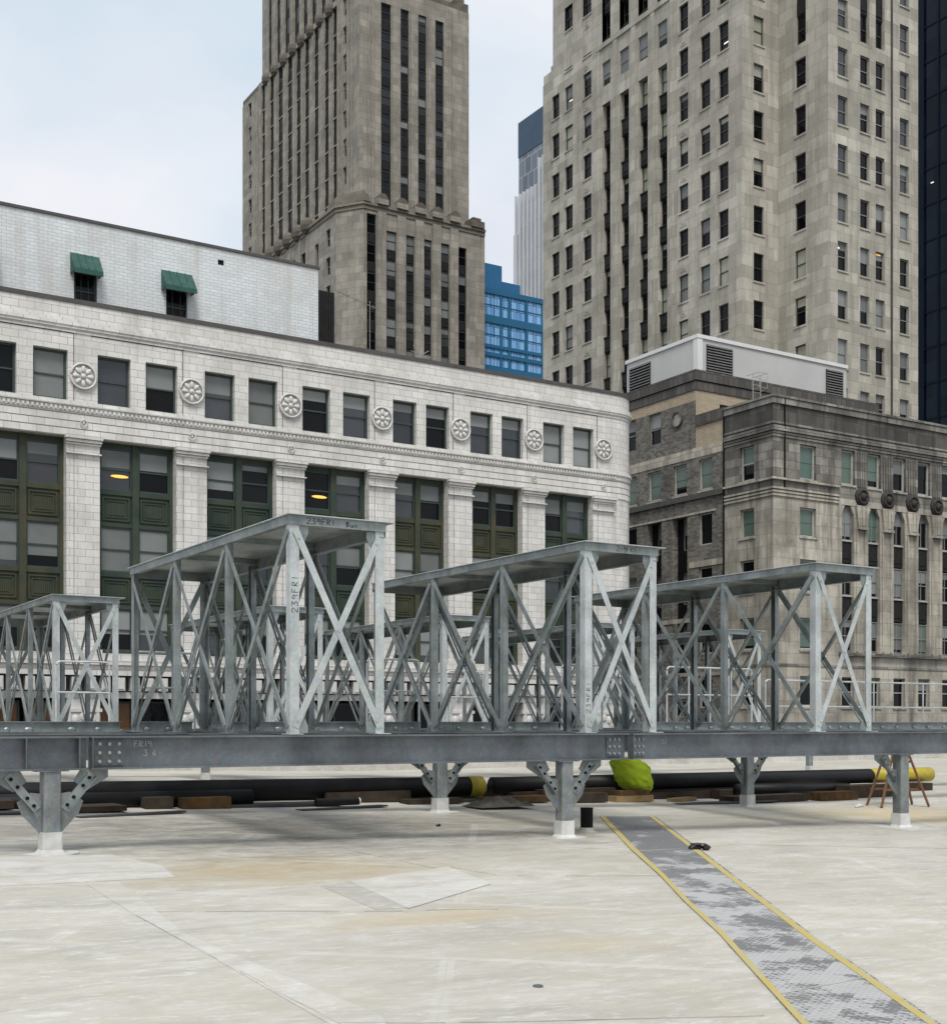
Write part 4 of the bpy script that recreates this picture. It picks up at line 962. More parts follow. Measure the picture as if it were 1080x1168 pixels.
an = thing('roof_antenna', 'spiky little antenna on the roof edge of the white tiled building', 'antenna', (33.6, 59.4, 20.0))
b = MB(); b.tube([(33.6,59.4,20.0),(33.6,59.4,21.4)], .025, 6); b.build('mast', M['light_frame'], an)
for k, (dx, dz) in enumerate(((.7,.0),(.5,.35),(-.6,.2),(-.45,.5),(.1,.6))):
    b = MB(); b.tube([(33.6-dx*.6,59.4,21.1-dz*.4),(33.6+dx,59.4,21.1+dz)], .016, 5); b.build('rod', M['light_frame'], an)
an = thing('roof_antenna', 'long bare antenna boom on a mast above the roof of the white tiled building', 'antenna', (31.4, 61, 20.0))
b = MB(); b.tube([(31.4,61,20.0),(31.4,61,24.1)], .022, 6); b.build('mast', M['grey_frame'], an)
b = MB(); b.tube([(29.4,61,24.3),(31.8,61,23.75)], .02, 6); b.build('boom', M['grey_frame'], an)
for k in range(5):
    x = 29.6+k*.5; b = MB(); b.tube([(x,60.7,24.25-k*.115),(x,61.3,24.25-k*.115)], .012, 5); b.tube([(x,61,24.1-k*.115),(x,61,24.4-k*.115)], .012, 5); b.build('rod', M['grey_frame'], an)
# steel frames on the platform
ZB = 1.44
def lbar(mb, p, q, n, w, t, side=1):
    mb.plate(p, q, n, w, t); p, q, n = Vector(p), Vector(q), Vector(n).normalized()
    d = (q-p).normalized(); c = n.cross(d).normalized()*(w/2-.004)*side
    mb.plate(p+c-n*.05, q+c-n*.05, c, .10, .008)
def frame():
    W, L, Ht = 1.49, 7.4, 2.98
    t = thing('steel_rack', '', 'steel rack', (0,0,0), 'galvanised steel frames standing on the platform')
    for x, sx in ((0, 1), (W, -1)):
        for y in (0, L/3, 2*L/3, L):
            b = MB()
            sy = -1 if y == L else 1
            if y in (0, L):
                b.box(min(x, x+sx*.14), max(x, x+sx*.14), min(y, y+sy*.012), max(y, y+sy*.012), .012, Ht); b.box(min(x, x+sx*.012), max(x, x+sx*.012), min(y+sy*.012, y+sy*.14), max(y+sy*.012, y+sy*.14), .012, Ht)
            else:
                b.box(min(x, x+sx*.010), max(x, x+sx*.010), y-.06, y+.06, .012, Ht)
                b.box(min(x+sx*.010, x+sx*.10), max(x+sx*.010, x+sx*.10), y-.06, y-.05, .012, Ht); b.box(min(x+sx*.010, x+sx*.10), max(x+sx*.010, x+sx*.10), y+.05, y+.06, .012, Ht)
            b.box(x+sx*.05-.11, x+sx*.05+.11, y-.11 if y != L else y-.16, y+.16 if y != L else y+.11, 0, .012)
            b.build('post', M['galv_light' if y == 0 else 'galv'], t)  # front posts take the paler galv: their lit side put into the colour
    z0, z1 = .10, Ht-.10
    for y, n in ((-.001, (0,-1,0)), (L+.001, (0,1,0))):
        for k, (xa, xb) in enumerate(((.08, W-.08), (W-.08, .08))):
            b = MB(); off = .010*k+.001
            b.plate((xa, y, z0), (xb, y, z1), n, .10, .009, off)
            for f in (.035, .5, .965):
                w_ = Vector((xa, y, z0)).lerp(Vector((xb, y, z1)), f)+Vector(n)*(off+.0085); b.disc(w_, n, .022, .014, 6)
            b.build('brace', M['galv_light' if y < 0 else 'galv'], t)  # paler in front, darker behind: light and shade painted by material
    for x, n in ((-.001, (-1,0,0)), (W+.001, (1,0,0))):
        for j in range(3):
            ya, yb = j*L/3+.07, (j+1)*L/3-.07
            for k, (y0, y1) in enumerate(((ya, yb), (yb, ya))):
                b = MB(); off = .010*k+.001
                b.plate((x, y0, z0), (x, y1, z1), n, .092, .009, off)
                dd = Vector((0, y1-y0, z1-z0)).normalized(); cc = Vector(n).cross(dd)*(.05 if (k == 0) == (x < 0) else -.05); nn = Vector(n)
                b.plate(Vector((x, y0, z0))+cc+nn*(off-.05), Vector((x, y1, z1))+cc*.9+nn*(off-.022), cc, .04, .008); b.build('brace', M['galv'], t)
    for x, sx in ((.0125, 1), (W-.0125, -1)):
        for zz, sz in ((.02, 1), (Ht-.03, -1)):
            b = MB(); b.prism([(x, .0125, zz), (x+sx*.27, .0125, zz), (x+sx*.27, .0125, zz+sz*.10), (x+sx*.15, .0125, zz+sz*.34), (x, .0125, zz+sz*.34)], (0, .008, 0)); b.build('gusset_plate', M['galv'], t)
    b = MB(); b.box(-.06, W+.14, -.08, L+.08, Ht+.115, Ht+.128)
    pl = b.build('top_plate', M['galv_light'], t)
    b = MB()
    b.box(-.02, W+.02, -.025, -.012, Ht-.02, Ht+.113); b.box(-.02, W+.02, L+.012, L+.025, Ht-.06, Ht+.113)
    b.box(-.022, -.012, -.011, L+.011, Ht-.01, Ht+.113); b.box(W+.012, W+.022, -.011, L+.011, Ht-.10, Ht+.113)
    b.box(W-.09, W+.011, -.011, L+.011, Ht-.10, Ht-.09); b.box(-.011, .08, -.011, L+.011, Ht-.01, Ht-.002)
    b.build('rim_channel', M['galv'], t)
    for y in (L/3, 2*L/3): b = MB(); b.box(0, W, y-.04, y+.04, Ht+.03, Ht+.112); b.build('cross_bearer', M['galv'], t)
    return t
base = frame(); base.location = (7.34, 16.70, ZB)
base['label'] = 'nearest and largest galvanised X braced frame with handwriting on its top edge and corner post'
spots = [(12.50,16.70,0,'galvanised X braced frame in the middle of the front row'),
         (17.76,16.70,0,'galvanised X braced frame at the right end of the front row'),
         (7.34,30.0,0,'galvanised X braced frame standing far back at the left edge'),
         (12.6,30.0,0,'far galvanised X braced frame seen through the largest front frame'),
         (17.65,30.0,0,'far galvanised X braced frame seen through the middle front frame'),
         (22.8,30.0,0,'far galvanised X braced frame half hidden behind the front corner of the middle front frame'),
         (27.95,30.0,0,'farthest right galvanised X braced frame, seen through the right front frame')]
SEG = {'2': [(0,.8),(.2,1),(.6,1),(.75,.8),(.1,.05),(0,0),(.8,0)], '3': [(0,1),(.7,1),(.3,.6),(.7,.35),(.6,.05),(0,0)], '9': [(.7,.8),(.3,1),(.05,.75),(.3,.5),(.7,.7),(.65,0)],
       'F': [(.1,0),(.1,1),(.7,1),None,(.1,.55),(.55,.55)], 'R': [(.1,0),(.1,1),(.6,.9),(.6,.6),(.1,.5),(.7,0)], 'I': [(.3,0),(.3,1)], 'B': [(.1,0),(.1,1),(.6,.85),(.15,.55),(.7,.3),(.1,0)],
       'u': [(.05,.5),(.1,.05),(.5,.05),(.55,.5),(.6,0)], 'n': [(.05,0),(.1,.5),(.45,.5),(.5,0)], '6': [(.6,1),(.15,.5),(.2,.05),(.6,.1),(.6,.4),(.2,.4)], '-': [(.1,.5),(.6,.5)], '.': [(.2,0),(.3,.08)], 'A': [(0,0),(.35,1),(.7,0),None,(.15,.4),(.55,.4)], 'N': [(.05,0),(.1,1),(.6,0),(.65,1)]}
def scrawl(text, o, ex, ez, n, hgt, mat, parent, sp=.92, th=.014):
    mb = MB(); o, ex, ez, n = Vector(o), Vector(ex), Vector(ez), Vector(n); x = 0
    for ch in text:
        prev = None
        for p in SEG.get(ch, []):
            if p is None: prev = None; continue
            pt = o+ex*((x+p[0])*hgt)+ez*(p[1]*hgt)
            if prev is not None: mb.plate(prev, pt, n, th, .002)
            prev = pt
        x += sp if ch != 'I' else .6
        if ch == ' ': x -= .3
    mb.build('handwriting', M[mat], parent)
fr_all = [base]
for (x, y, rz_, lab) in spots: fr_all.append(dup(base, (x, y, ZB), lab))
def wr(fi, text, o, ex, ez, n, hgt, mat, **k):
    scrawl(text, o, ex, ez, n, hgt, mat, fr_all[fi], **k)
    for c in kids(fr_all[fi]):
        if c.name.startswith('handwriting'): c.matrix_parent_inverse = Matrix.Identity(4)
Ht = 2.98
wr(0, '239FRI', (.24,-.026,Ht+.005), (1,0,0), (0,0,1), (0,-1,0), .085, 'ink', th=.010)
wr(0, 'Bun', (.86,-.026,Ht+.005), (1,0,0), (0,0,1), (0,-1,0), .075, 'ink', th=.010)
wr(0, '239FRI', (.115,-.0005,1.72), (0,0,1), (-1,0,0), (0,-1,0), .088, 'ink', sp=1.05, th=.009)
wr(0, '6', (.10,-.004+2.4,.33), (1,0,0), (0,0,1), (0,-1,0), .1, 'chalk')
wr(1, '2-9FRI', (.62,-.026,Ht+.012), (1,0,0), (0,0,1), (0,-1,0), .078, 'ink', th=.008)
wr(1, '239FRI', (.11,-.0005,.32), (0,0,1), (-1,0,0), (0,-1,0), .085, 'ink', sp=1.05, th=.007)

# platform beams and columns
BZ0, BZ1 = 1.0, 1.43
def ibeam_u(b, u0, u1, v, z0, z1, w=.28, tf=.022, tw_=.016):
    b.box(u0, u1, v-w/2, v+w/2, z1-tf, z1); b.box(u0, u1, v-w/2, v+w/2, z0, z0+tf); b.box(u0, u1, v-tw_/2, v+tw_/2, z0+tf, z1-tf)
def ibeam_v(b, v0, v1, u, z0, z1, w=.2, tf=.018, tw_=.012):
    b.box(u-w/2, u+w/2, v0, v1, z1-tf, z1); b.box(u-w/2, u+w/2, v0, v1, z0, z0+tf); b.box(u-tw_/2, u+tw_/2, v0, v1, z0+tf, z1-tf)
VF = 16.72
def bolts(parent, us, zs, v):
    bm = MB(); bm.tube([(0,0,0),(0,-.022,0)], .026, 6); bm.tube([(0,-.0225,0),(0,-.045,0)], .015, 8); me = bm.mesh('bolt', M['bolt'])
    for u in us:
        for z in zs: link('bolt', me, parent, (u, v, z))
def beam_u(name, label, u0, u1, v, splices=(), stiff=()):
    t = thing(name, label, 'steel beam', ((u0+u1)/2, v, BZ0), 'long platform beams')
    b = MB(); ibeam_u(b, u0, u1, v, BZ0, BZ1); b.build('beam_body', M['galv_dark'], t)
    for (a, c, cols_) in splices:
        b = MB(); b.box(a, c, v-.024, v-.0085, BZ0+.05, BZ1-.05); s = b.build('splice_plate', M['galv_dark'], t)
        n = cols_; bolts(s, [a+(c-a)*(k+.5)/n for k in range(n)], [BZ0+.10, BZ0+.215, BZ0+.33], v-.024)
    for a in stiff:
        b = MB(); b.box(a, a+.014, v-.135, v-.0085, BZ0+.0225, BZ1-.0225); b.build('stiffener', M['galv_dark'], t)
    return t
beam_u('platform_beam', 'galvanised beam end with a welded stiffener at the left edge of the photo', -3, 4.50, VF, (), (3.72, 4.38))
B2 = beam_u('platform_beam', 'long grey galvanised front beam under the two largest frames, between two bolted joints', 4.53, 13.32, VF, ((4.60,4.98,3),(12.93,13.22,3)), (4.55,))
B3 = beam_u('platform_beam', 'grey galvanised front beam running off to the right edge under the right front frame', 13.40, 36, VF, ((13.46,13.72,3),), (13.41,))
scrawl('FRI9', (5.12,VF-.010,1.29), (1,0,0), (0,0,1), (0,-1,0), .075, 'chalk', B2, th=.010)
scrawl('3 6', (5.25,VF-.010,1.17), (1,0,0), (0,0,1), (0,-1,0), .075, 'chalk', B2, th=.010)
scrawl('36', (14.1,VF-.010,1.25), (1,0,0), (0,0,1), (0,-1,0), .07, 'chalk', B3, th=.008)
for v, lab in ((21.0,'hidden middle beam of the platform, carried by the second row of columns'),(24.35,'rear beam under the back posts of the front row of frames'),(30.02,'beam under the front posts of the far row of frames'),(37.4,'rearmost beam under the back posts of the far frames')):
    beam_u('platform_beam', lab, -3 if v < 25 else 4, 36, v)
k = 0
for (fx, fy, n_) in [(7.34,16.7,'the largest front frame'),(12.5,16.7,'the middle front frame'),(17.76,16.7,'the right front frame'),(7.34,30,'the far left frame'),(12.6,30,'the far frame behind the largest one'),(17.65,30,'the far frame behind the middle one'),(22.8,30,'the half hidden far frame'),(27.95,30,'the far right frame')]:
    for x, sd in ((fx+.06, 'left'), (fx+1.43, 'right')):
        b = MB(); 
        if fy < 20:
            for v0, v1 in ((16.875,20.85),(21.15,24.2)): ibeam_v(b, v0, v1, x, 1.12, 1.425)
        else: ibeam_v(b, 30.17, 37.25, x, 1.12, 1.425)
        tag(b.build('bearer_beam', M['galv_dark']), f'short bearer beam under the {sd} posts of {n_}', 'steel beam', 'bearer beams under the frames')
# curb channel behind the front frames
for (a, c, lab) in ((-2.0,7.28,'left length of galvanised channel laid behind the front frames'),(7.5,8.72,'galvanised channel crossing the foot of the largest frame'),(8.95,12.4,'galvanised channel between the feet of the largest and middle frames'),(12.65,13.9,'galvanised channel crossing the foot of the middle frame'),(14.1,17.65,'galvanised channel between the feet of the middle and right frames'),(19.4,34,'right length of galvanised channel running past the right front frame')):
    b = MB(); b.box(a, c, 24.62, 24.635, BZ1+.002, BZ1+.20); b.box(a, c, 24.55, 24.619, BZ1+.185, BZ1+.2); b.box(a, c, 24.55, 24.619, BZ1+.002, BZ1+.016)
    x = a+.3
    while x < c-.2: b.ball((x, 24.6, BZ1+.05), .05+.05*R.random(), .03, .05, 7, 5); x += .35+.5*R.random()
    tag(b.build('curb_channel', M['galv']), lab, 'steel channel', 'curb channels on the platform')
def column(u, v, label, knees=(-1, 1), sq=.225, r2=False):
    zb = rz(u, v); t = thing('steel_column', label, 'steel column', (u, v, zb), 'columns under the platform')
    h = sq/2; b = MB()
    n = 4; rr = .03
    ring = []
    for (cx, cy, a0) in ((h-rr,h-rr,0),(-h+rr,h-rr,PI/2),(-h+rr,-h+rr,PI),(h-rr,-h+rr,1.5*PI)):
        for k in range(n+1): ring.append((u+cx+rr*math.cos(a0+k*PI/8), v+cy+rr*math.sin(a0+k*PI/8)))
    b.hexa([(x, y, zb+.25) for x, y in ring], [(x, y, BZ0-.016) for x, y in ring])
    b.box(u-.2, u+.2, v-.135, v+.135, BZ0-.0155, BZ0-.0005)
    b.build('shaft', M['galv_col'], t)
    b = MB(); k_ = 1.17
    r0 = [(u+(x-u)*1.42+.01*R.uniform(-1,1), v+(y-v)*1.42) for x, y in ring]; r1 = [(u+(x-u)*k_, v+(y-v)*k_) for x, y in ring]
    b.hexa([(x, y, zb+.004) for x, y in r0], [(x, y, zb+.05) for x, y in r1]); b.hexa([(x, y, zb+.0505) for x, y in r1], [(x, y, zb+.27) for x, y in r1])
    b.tube([(u+(x-u)*1.6+.0, v+(y-v)*1.6, zb+.0) for x, y in []] or [(u,v,zb-.01),(u,v,zb+.006)], .36, 18)
    b.build('flashing_boot', M['boot'], t)
    for s in knees:
        b = MB(); x0 = u+s*h
        b.prism([(x0+s*.001, v-.009, .18),(x0+s*.24, v-.009, .44),(x0+s*.30, v-.009, .60),(x0+s*.13, v-.009, .72),(x0+s*.001, v-.009, .70)], (0,.018,0))
        b.prism([(x0+s*.26, v-.009, BZ0-.001),(x0+s*.62, v-.009, BZ0-.001),(x0+s*.62, v-.009, BZ0-.10),(x0+s*.34, v-.009, BZ0-.27),(x0+s*.18, v-.009, BZ0-.14)], (0,.018,0))
        g_ = b.build('gusset_plate', M['galv_col'], t)
        b = MB(); p, q = Vector((x0+s*.05, v, .50)), Vector((x0+s*.42, v, .95))
        b.plate(p, q, (0,-1,0), .105, .010, .0095); b.plate(p, q, (0,1,0), .105, .010, .0095)
        d = (q-p).normalized(); c = Vector((0,-1,0)).cross(d)*.05*(-s)
        b.plate(p+c+Vector((0,-.05,0)), q+c+Vector((0,-.05,0)), c, .075, .009)
        k2 = b.build('knee_brace', M['galv'], t)
        bm = MB()
        for f in (.12, .34, .66, .88):
            w = p+(q-p)*f; bm.disc((w.x, v-.0195, w.z), (0,-1,0), .024, .02, 6)
        bm.build('bolt_row', M['black'], k2)
    return t
column(4.05, VF, 'white booted column with knee braces at the left end of the front beam')
column(12.1, VF, 'white booted column with two knee braces beside the black vent pipe', sq=.22)
column(20.1, VF, 'white booted front column at the right, before the wooden trestle', (-1,), .23)
column(12.3, 21.0, 'smaller white booted column with V shaped braces, before the yellow pipe band')
column(20.2, 21.0, 'smaller white booted column with V shaped braces at the right before the black pipe')
for u, lab in ((12.2,'thin far column under the platform left of the middle'),(35.2,'thin far column under the platform seen right of the V braced column')):
    column(u, 33.4, lab, (), .2)

# guard rails
def rail(u0, u1, v, label, zt=3.0, mids=1):
    t = thing('guard_rail', label, 'guard rail', ((u0+u1)/2, v, ZB), 'pipe guard rails on the platform'); r = .024; c = .10
    b = MB(); pts = [(u0, v, ZB)]
    for k in range(5): a = PI-k*PI/8; pts.append((u0+c+c*math.cos(a), v, zt-c+c*math.sin(a)))
    for k in range(5): a = PI/2-k*PI/8; pts.append((u1-c+c*math.cos(a), v, zt-c+c*math.sin(a)))
    pts.append((u1, v, ZB)); b.tube(pts, r, 8); b.build('hoop', M['galv_light'], t)
    b = MB(); b.tube([(u0, v, zt-.70), (u1, v, zt-.70)], r*.9, 8); b.build('mid_rail', M['galv_light'], t)
    for k in range(mids):
        x = u0+(u1-u0)*(k+1)/(mids+1); b = MB(); b.tube([(x, v, ZB), (x, v, zt)], r*.9, 8); b.build('upright', M['galv_light'], t)
    return t
rail(7.62, 8.87, 24.9, 'pipe guard rail hoop behind the largest front frame', mids=0)
rail(12.75, 14.05, 24.9, 'pipe guard rail hoop behind the middle front frame', mids=0)
rail(17.95, 19.15, 24.9, 'pipe guard rail hoop behind the right front frame', mids=0)
rail(7.3, 8.5, 29.6, 'pipe guard rail hoop before the far left frame', mids=0)
rail(17.55, 18.7, 29.6, 'far pipe guard rail hoop seen through the middle front frame', mids=0)
rail(21.2, 24.1, 24.9, 'pipe guard rail with uprights seen through the right front frame', 3.02, 3)
rail(24.6, 33.0, 24.9, 'long low pipe guard rail at the right edge of the platform', 2.75, 3)

# pipes and clutter under the platform
def pipe(u0, u1, v, z0, z1, r, label, ends=(), band=None):
    t = thing('steel_pipe', label, 'pipe', ((u0+u1)/2, v, rz((u0+u1)/2, v)), 'black pipes lying under the platform')
    zz = lambda u: z0+(z1-z0)*(u-u0)/(u1-u0)
    b = MB(); b.tube([(u0, v, zz(u0)), (u1, v, zz(u1))], r, 24); b.build('pipe_body', M['pipe_black'], t, True)
    for (a, c) in ends:
        b = MB(); b.tube([(a, v, zz(a)), (c, v, zz(c)), (c+.06, v, zz(c))], [r+.004, r+.004, r*.7], 24); b.build('painted_end', M['yellow'], t, True)
    return t
pipe(-4, 14.72, 23.4, .44, .24, .215, 'thick black pipe on timbers at the left with a yellow painted end', ((14.38,14.72),))
pipe(15.0, 29.3, 23.4, .24, .19, .19, 'thick black pipe on timbers at the right with a yellow painted end beyond the trestle', ((26.9,29.3),))
pipe(-4, 25.5, 24.3, .28, -.06, .17, 'long thin black pipe added behind the thick pipes to darken the bright gap')  # added to cover the bright strip of roof with dark
pipe(1.5, 9.2, 22.75, .26, .19, .16, 'thinner black pipe lying low beside the thick left pipe')
pipe(21.4, 25.2, 22.6, .02, -.06, .14, 'short black pipe lying low at the right in front of the thick pipe')
def timber(u, v, du, dv, h, mat, label, z=0.0, rot=0.0, cat='timber'):
    zb = rz(u, v)+.004+z; b = MB(); b.box(-du/2, du/2, -dv/2, dv/2, 0, h)
    if mat.startswith('timber'):
        for k in range(3): b.box(-du/2-.003, du/2+.003, -dv/2+dv*(.2+.3*k)-.006, -dv/2+dv*(.2+.3*k)+.006, .01, h-.01)
    o = b.build('timber_block', M[mat]); o.location = (u, v, zb); o.rotation_euler = (0, 0, rot)
    tag(o, label, cat, 'timbers and sheets under the pipes')
timber(8.15, 22.35, .9, .30, .20, 'timber', 'brown timber block under the left black pipe')
timber(7.3, 22.5, .5, .4, .2, 'timber_dark', 'dark timber block left of the brown one under the pipe')
timber(5.9, 22.2, 1.3, .9, .09, 'timber_dark', 'low dark board pile at the left under the pipe')
timber(9.6, 22.6, 2.6, .5, .05, 'steel_sheet', 'thin dark sheet lying right of the brown timber block', rot=.05, cat='metal sheet')
timber(10.7, 21.9, 2.0, .25, .03, 'steel_sheet', 'narrow dark strip lying before the pipe offcut', rot=.2, cat='metal sheet')
timber(6.5, 21.3, 2.0, .2, .03, 'steel_sheet', 'narrow dark strip lying near the left column', rot=.25, cat='metal sheet')
timber(13.9, 23.1, 1.8, .5, .05, 'steel_sheet', 'thin dark sheet lying left of the V braced column', rot=-.03, cat='metal sheet')
timber(15.1, 22.7, 1.6, .5, .13, 'timber', 'brown timber beam under the yellow pipe band')
timber(18.15, 22.55, 1.05, .32, .14, 'timber_pale', 'yellowish timber block lowest under the lime jacket')
timber(18.15, 22.55, .85, .30, .11, 'timber', 'brown timber block on top of the yellowish one under the lime jacket', z=.142)
timber(16.9, 22.6, .9, .5, .2, 'timber_dark', 'dark timber block left of the yellowish one')
timber(19.6, 22.5, .9, .25, .08, 'timber_pale', 'pale offcut plank right of the lime jacket', rot=.3)
timber(23.9, 21.9, 1.3, .4, .2, 'timber', 'brown timber block before the wooden trestle')
timber(21.8, 22.1, 2.4, .5, .16, 'timber_dark', 'long dark timber right of the V braced column')
timber(3.2, 22.6, 3.2, .7, .13, 'timber_dark', 'dark timber pile at the far left under the thinner pipe')
timber(11.9, 23.3, 1.9, .35, .22, 'timber_dark', 'dark timber beam behind the pipe offcut under the left pipe')
timber(13.1, 22.7, 1.3, .4, .10, 'timber_dark', 'dark flat timber behind the V braced middle column')
timber(16.1, 23.3, 1.5, .4, .2, 'timber_dark', 'dark timber between the yellow band and the lime jacket')
timber(20.9, 23.3, 3.6, .4, .18, 'timber_dark', 'long dark timber straight under the right black pipe')
timber(27.5, 23.3, 3.0, .5, .2, 'timber_dark', 'dark timber under the right pipe beyond the trestle')
timber(20.3, 21.9, 3.0, .5, .03, 'steel_sheet', 'thin dark sheet lying before the right V braced column', rot=.02, cat='metal sheet')
timber(4.6, 21.9, 2.6, .5, .03, 'steel_sheet', 'thin dark sheet lying by the left column', rot=.1, cat='metal sheet')
timber(17.0, 23.05, 2.0, .3, .26, 'timber_dark', 'tall dark timber behind the lime jacket')
timber(22.6, 22.9, 3.2, .3, .24, 'timber_dark', 'long tall dark timber against the right black pipe')
timber(25.4, 22.3, 1.6, .6, .3, 'timber_dark', 'dark timber stack behind the wooden trestle')
b = MB(); b.tube([(0,0,0),(.9,0,0)], .075, 14); oc = thing('pipe_offcut', 'short pipe offcut with a white open end lying under the platform', 'pipe', (10.35, 22.35, rz(10.35, 22.35)))
o = b.build('pipe_body', M['pipe_black']); o.parent = oc; o.location = (-.0, 0, .08)
b = MB(); b.tube([(.9,0,0),(.93,0,0)], .07, 14); o = b.build('open_end', M['offcut']); o.parent = oc; o.location = (0, 0, .08)
# lime cloth thrown over the pipe
NX, NY = 72, 48; b = MB()
for j in range(NY+1):
    th = PI*j/NY
    for i in range(NX):
        ph = 2*PI*i/NX
        x, y, z = math.sin(th)*math.cos(ph), math.sin(th)*math.sin(ph), math.cos(th)
        sq = lambda t: math.copysign(abs(t)**.55, t)
        x, y, z = sq(x), sq(y), sq(z)
        f = 1.0+.12*noise.noise((x*1.5+3, y*1.2, z*1.5))-.16*abs(noise.noise((x*1.3+8, y*1.3, z*3.0+x*.5)))+.025*noise.noise((x*5, y*5, z*8))
        X, Y, Z = x*f*.45, y*f*.34, z*f*.36
        b.v.append((X-.24*Z+.05, Y, Z+.42-.20*X-(.05 if Z < -.2 else 0)))
for j in range(NY):
    for i in range(NX): k = (i+1) % NX; b.f.append((j*NX+i, (j+1)*NX+i, (j+1)*NX+k, j*NX+k)); b.m.append(0)
o = b.build('work_jacket', M['hivis'], None, True); o.location = (18.45, 22.95, rz(18.45, 22.95)+.20)
ss = o.modifiers.new('smooth', 'SUBSURF'); ss.levels = 1; ss.render_levels = 1
tag(o, 'crumpled lime green high visibility jacket heaped on timbers against the black pipe', 'jacket')
# crumpled tarp
b = MB(); NX = 20
for j in range(NX):
    for i in range(NX):
        x, y = (i/(NX-1)-.5)*1.3, (j/(NX-1)-.5)*.8; e = max(0, 1-max(abs(x)/.65, abs(y)/.4)**3)
        b.v.append((x, y, .012+e*(.12+.16*noise.noise((x*4, y*4, 2))+.08*noise.noise((x*11, y*11, 9)))))
for j in range(NX-1):
    for i in range(NX-1): a = j*NX+i; b.f.append((a, a+1, a+NX+1, a+NX)); b.m.append(0)
o = b.build('tarp', M['tarp']); o.location = (14.0, 21.6, rz(14.0, 21.6)+.03)
tag(o, 'crumpled brown tarp left of the black vent pipe under the platform', 'tarp')
# trestle
lt = thing('wooden_trestle', 'reddish wooden step trestle with splayed legs at the right under the beam', 'trestle', (24.0, 20.1, rz(24.0, 20.1)))
zb = rz(24.0, 20.1)
A = {'a': (23.30,19.95), 'b': (24.62,19.70), 'c': (23.50,20.55), 'd': (24.80,20.32)}
tp = {'a': (23.80,20.02), 'b': (24.16,19.95), 'c': (23.88,20.30), 'd': (24.26,20.22)}
for k in 'abcd':
    b = MB(); p, q = Vector((*A[k], zb+.005)), Vector((*tp[k], zb+1.33)); b.plate(p, q, (.5,-.85,0), .10, .04); b.build('leg', M['ladder_wood'], lt)
for k0, k1, f in (('a','b',.30),('c','d',.30),('a','b',.78),('a','c',.45),('b','d',.45)):
    P0 = Vector((*A[k0], zb)).lerp(Vector((*tp[k0], zb+1.33)), f); P1 = Vector((*A[k1], zb)).lerp(Vector((*tp[k1], zb+1.33)), f)
    b = MB(); b.plate(P0+Vector((0,.01,0)), P1+Vector((0,.01,0)), (.5,-.85,0), .05, .025, -.03); b.build('rung', M['ladder_wood'], lt)
b = MB(); b.box(23.72,24.32,19.88,20.36,zb+1.331,zb+1.37); b.build('top_step', M['ladder_wood'], lt)
# vent pipe, black pouch, drain
z = rz(13.02, 17.35); vt = thing('vent_pipe', 'short black vent pipe with a grey collar standing on the roof by the middle column', 'vent', (13.02, 17.35, z))
b = MB(); b.tube([(13.02,17.35,z+.06),(13.02,17.35,z+.39)], .105, 20); b.tube([(13.02,17.35,z+.3905),(13.02,17.35,z+.405)], .112, 20); b.build('stack', M['black'], vt)
b = MB(); b.tube([(13.02,17.35,z-.01),(13.02,17.35,z+.02),(13.02,17.35,z+.075)], [.2,.13,.112], 20); b.build('collar', M['roof_grey'], vt)
z = rz(13.18, 14.71); pc_ = thing('tool_pouch', 'small black pouch lying on the right edge of the walkway pad', 'pouch', (13.18, 14.71, z))
b = MB(); b.ball((13.12,14.75,z+.045), .13,.07,.055,14,8); b.ball((13.26,14.67,z+.04), .075,.06,.045,12,8); b.build('body', M['rubber'], pc_, True)
b = MB(); b.box(13.06,13.22,14.66,14.80,z+.085,z+.105); b.tube([(13.0,14.72,z+.03),(13.06,14.66,z+.10),(13.2,14.62,z+.1),(13.32,14.64,z+.04)], .014, 6); b.build('strap', M['steel_sheet'], pc_)
z = rz(5.53, 7.98); b = MB(); b.tube([(5.53,7.98,z),(5.53,7.98,z+.012),(5.53,7.98,z+.016)], [.04,.038,.02], 14); tag(b.build('roof_plug', M['galv_dark']), 'tiny round metal plug set in the pale roof membrane near the camera', 'plug')
for k, (u, v, s) in enumerate(((10.88,18.63,.035),(22.98,20.29,.06),(22.8,20.2,.04),(23.15,20.35,.04))):
    z = rz(u, v); b = MB(); b.ball((0,0,s*.6), s*1.4, s, s*.7, 7, 5)
    for i, p in enumerate(b.v): b.v[i] = tuple(c*(1+.35*noise.noise((p[0]*40+k, p[1]*40, p[2]*40))) for c in p)
    o = b.build('rubble', M['rubber' if k == 0 else 'offcut']); o.location = (u, v, z)
    tag(o, ('dark pebble on the roof before the V braced column', 'largest pale rubble bit before the wooden trestle', 'left small pale rubble bit before the wooden trestle', 'right small pale rubble bit before the wooden trestle')[k], 'rubble', 'bits of rubble on the roof')

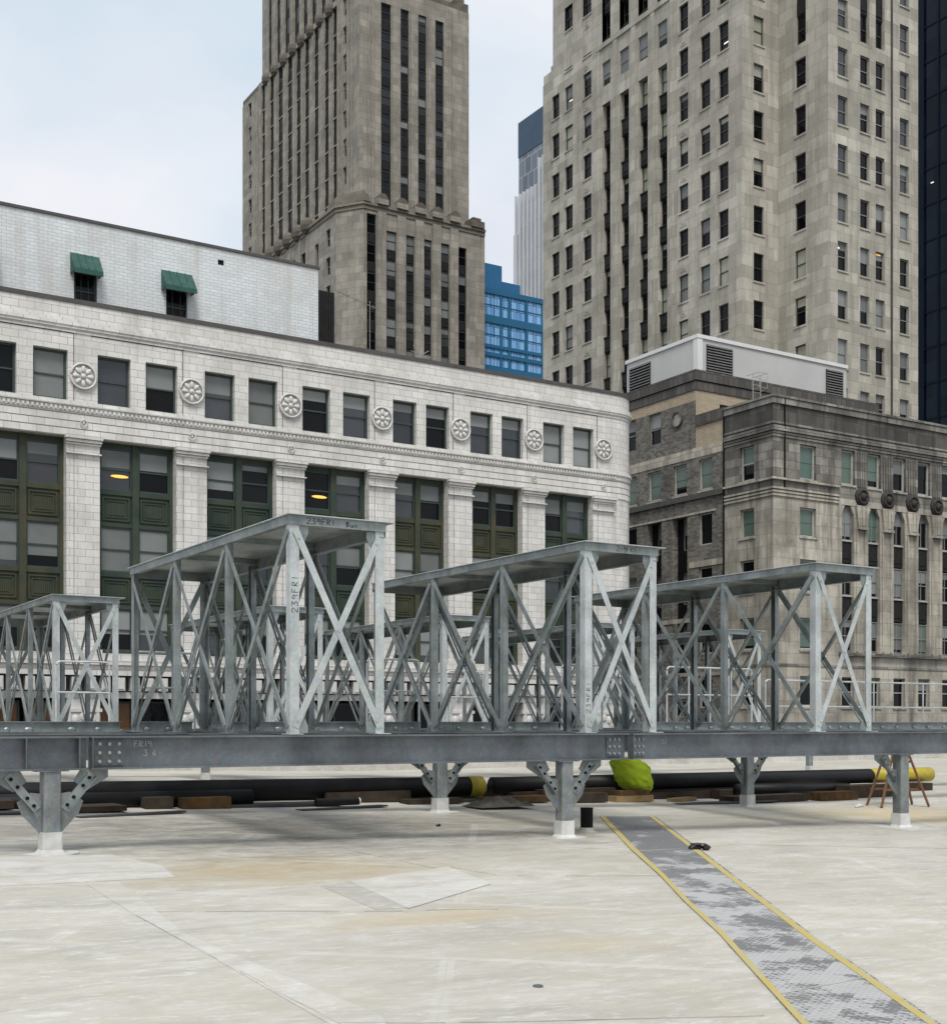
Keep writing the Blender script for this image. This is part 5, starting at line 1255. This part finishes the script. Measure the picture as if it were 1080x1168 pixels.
# sky, sun, camera
w = bpy.data.worlds.new('World'); scene.world = w; w.use_nodes = True; nt = w.node_tree; nt.nodes.clear()
SUN_EL, SUN_AZ = math.radians(58), math.radians(240)     # azimuth in the plan, counter-clockwise from +u
out = N(nt, 'ShaderNodeOutputWorld'); bg = N(nt, 'ShaderNodeBackground', Strength=.1)
sk = N(nt, 'ShaderNodeTexSky'); sk.sky_type = 'NISHITA'; sk.sun_disc = False; sk.sun_elevation = SUN_EL; sk.sun_rotation = PI/2-SUN_AZ
sk.air_density = 1.0; sk.dust_density = 2.0
tc = N(nt, 'ShaderNodeTexCoord'); sep = N(nt, 'ShaderNodeSeparateXYZ'); nt.links.new(tc.outputs['Generated'], sep.inputs[0])
zden = math_(nt, 'ADD', math_(nt, 'MAXIMUM', sep.outputs[2], 0.0), .22)
cx = N(nt, 'ShaderNodeCombineXYZ'); nt.links.new(math_(nt, 'DIVIDE', sep.outputs[0], zden), cx.inputs[0]); nt.links.new(math_(nt, 'DIVIDE', sep.outputs[1], zden), cx.inputs[1])
n1 = noise_(nt, scaled(nt, cx.outputs[0], 1, 1, 1, (9.9,2.2,0)), 1.25, 6, .52, .15); n2 = noise_(nt, scaled(nt, cx.outputs[0], 1, 1, 1, (3,1,2)), 2.2, 6, .5, .1)
cloud = mixc(nt, ramp(nt, n2, .36, .66), (7.9,8.1,8.9), (9.0,9.1,9.6))
fac = math_(nt, 'ADD', math_(nt, 'MULTIPLY', ramp(nt, n1, .38, .57), .62), .38)
skb = mixc(nt, .75, sk.outputs[0], (6.7,8.8,10.0))
nt.links.new(mixc(nt, fac, skb, cloud), bg.inputs['Color']); nt.links.new(bg.outputs[0], out.inputs[0])
sl = bpy.data.lights.new('sun', 'SUN'); sl.energy = 3.0; sl.angle = math.radians(22); sl.color = (1, .965, .91)
so = bpy.data.objects.new('sun', sl); C.objects.link(so)
d = Vector((math.cos(SUN_EL)*math.cos(SUN_AZ), math.cos(SUN_EL)*math.sin(SUN_AZ), math.sin(SUN_EL)))
so.rotation_euler = d.to_track_quat('Z', 'Y').to_euler(); so.location = (0, -20, 60)
cam = bpy.data.cameras.new('camera'); co = bpy.data.objects.new('camera', cam); C.objects.link(co)
co.location = (0, 0, 1.6); co.rotation_euler = (PI/2, 0, -math.radians(31.85))
cam.sensor_fit = 'HORIZONTAL'; cam.sensor_width = 36; cam.lens = 36*1465/1080
cam.shift_y = 241/1080; cam.clip_start = .1; cam.clip_end = 4000
scene.camera = co
scene.render.engine = 'CYCLES'
scene.view_settings.view_transform = 'Standard'; scene.view_settings.look = 'None'; scene.view_settings.exposure = 0.0; scene.view_settings.gamma = 1
scene.cycles.max_bounces = 6; scene.cycles.diffuse_bounces = 3
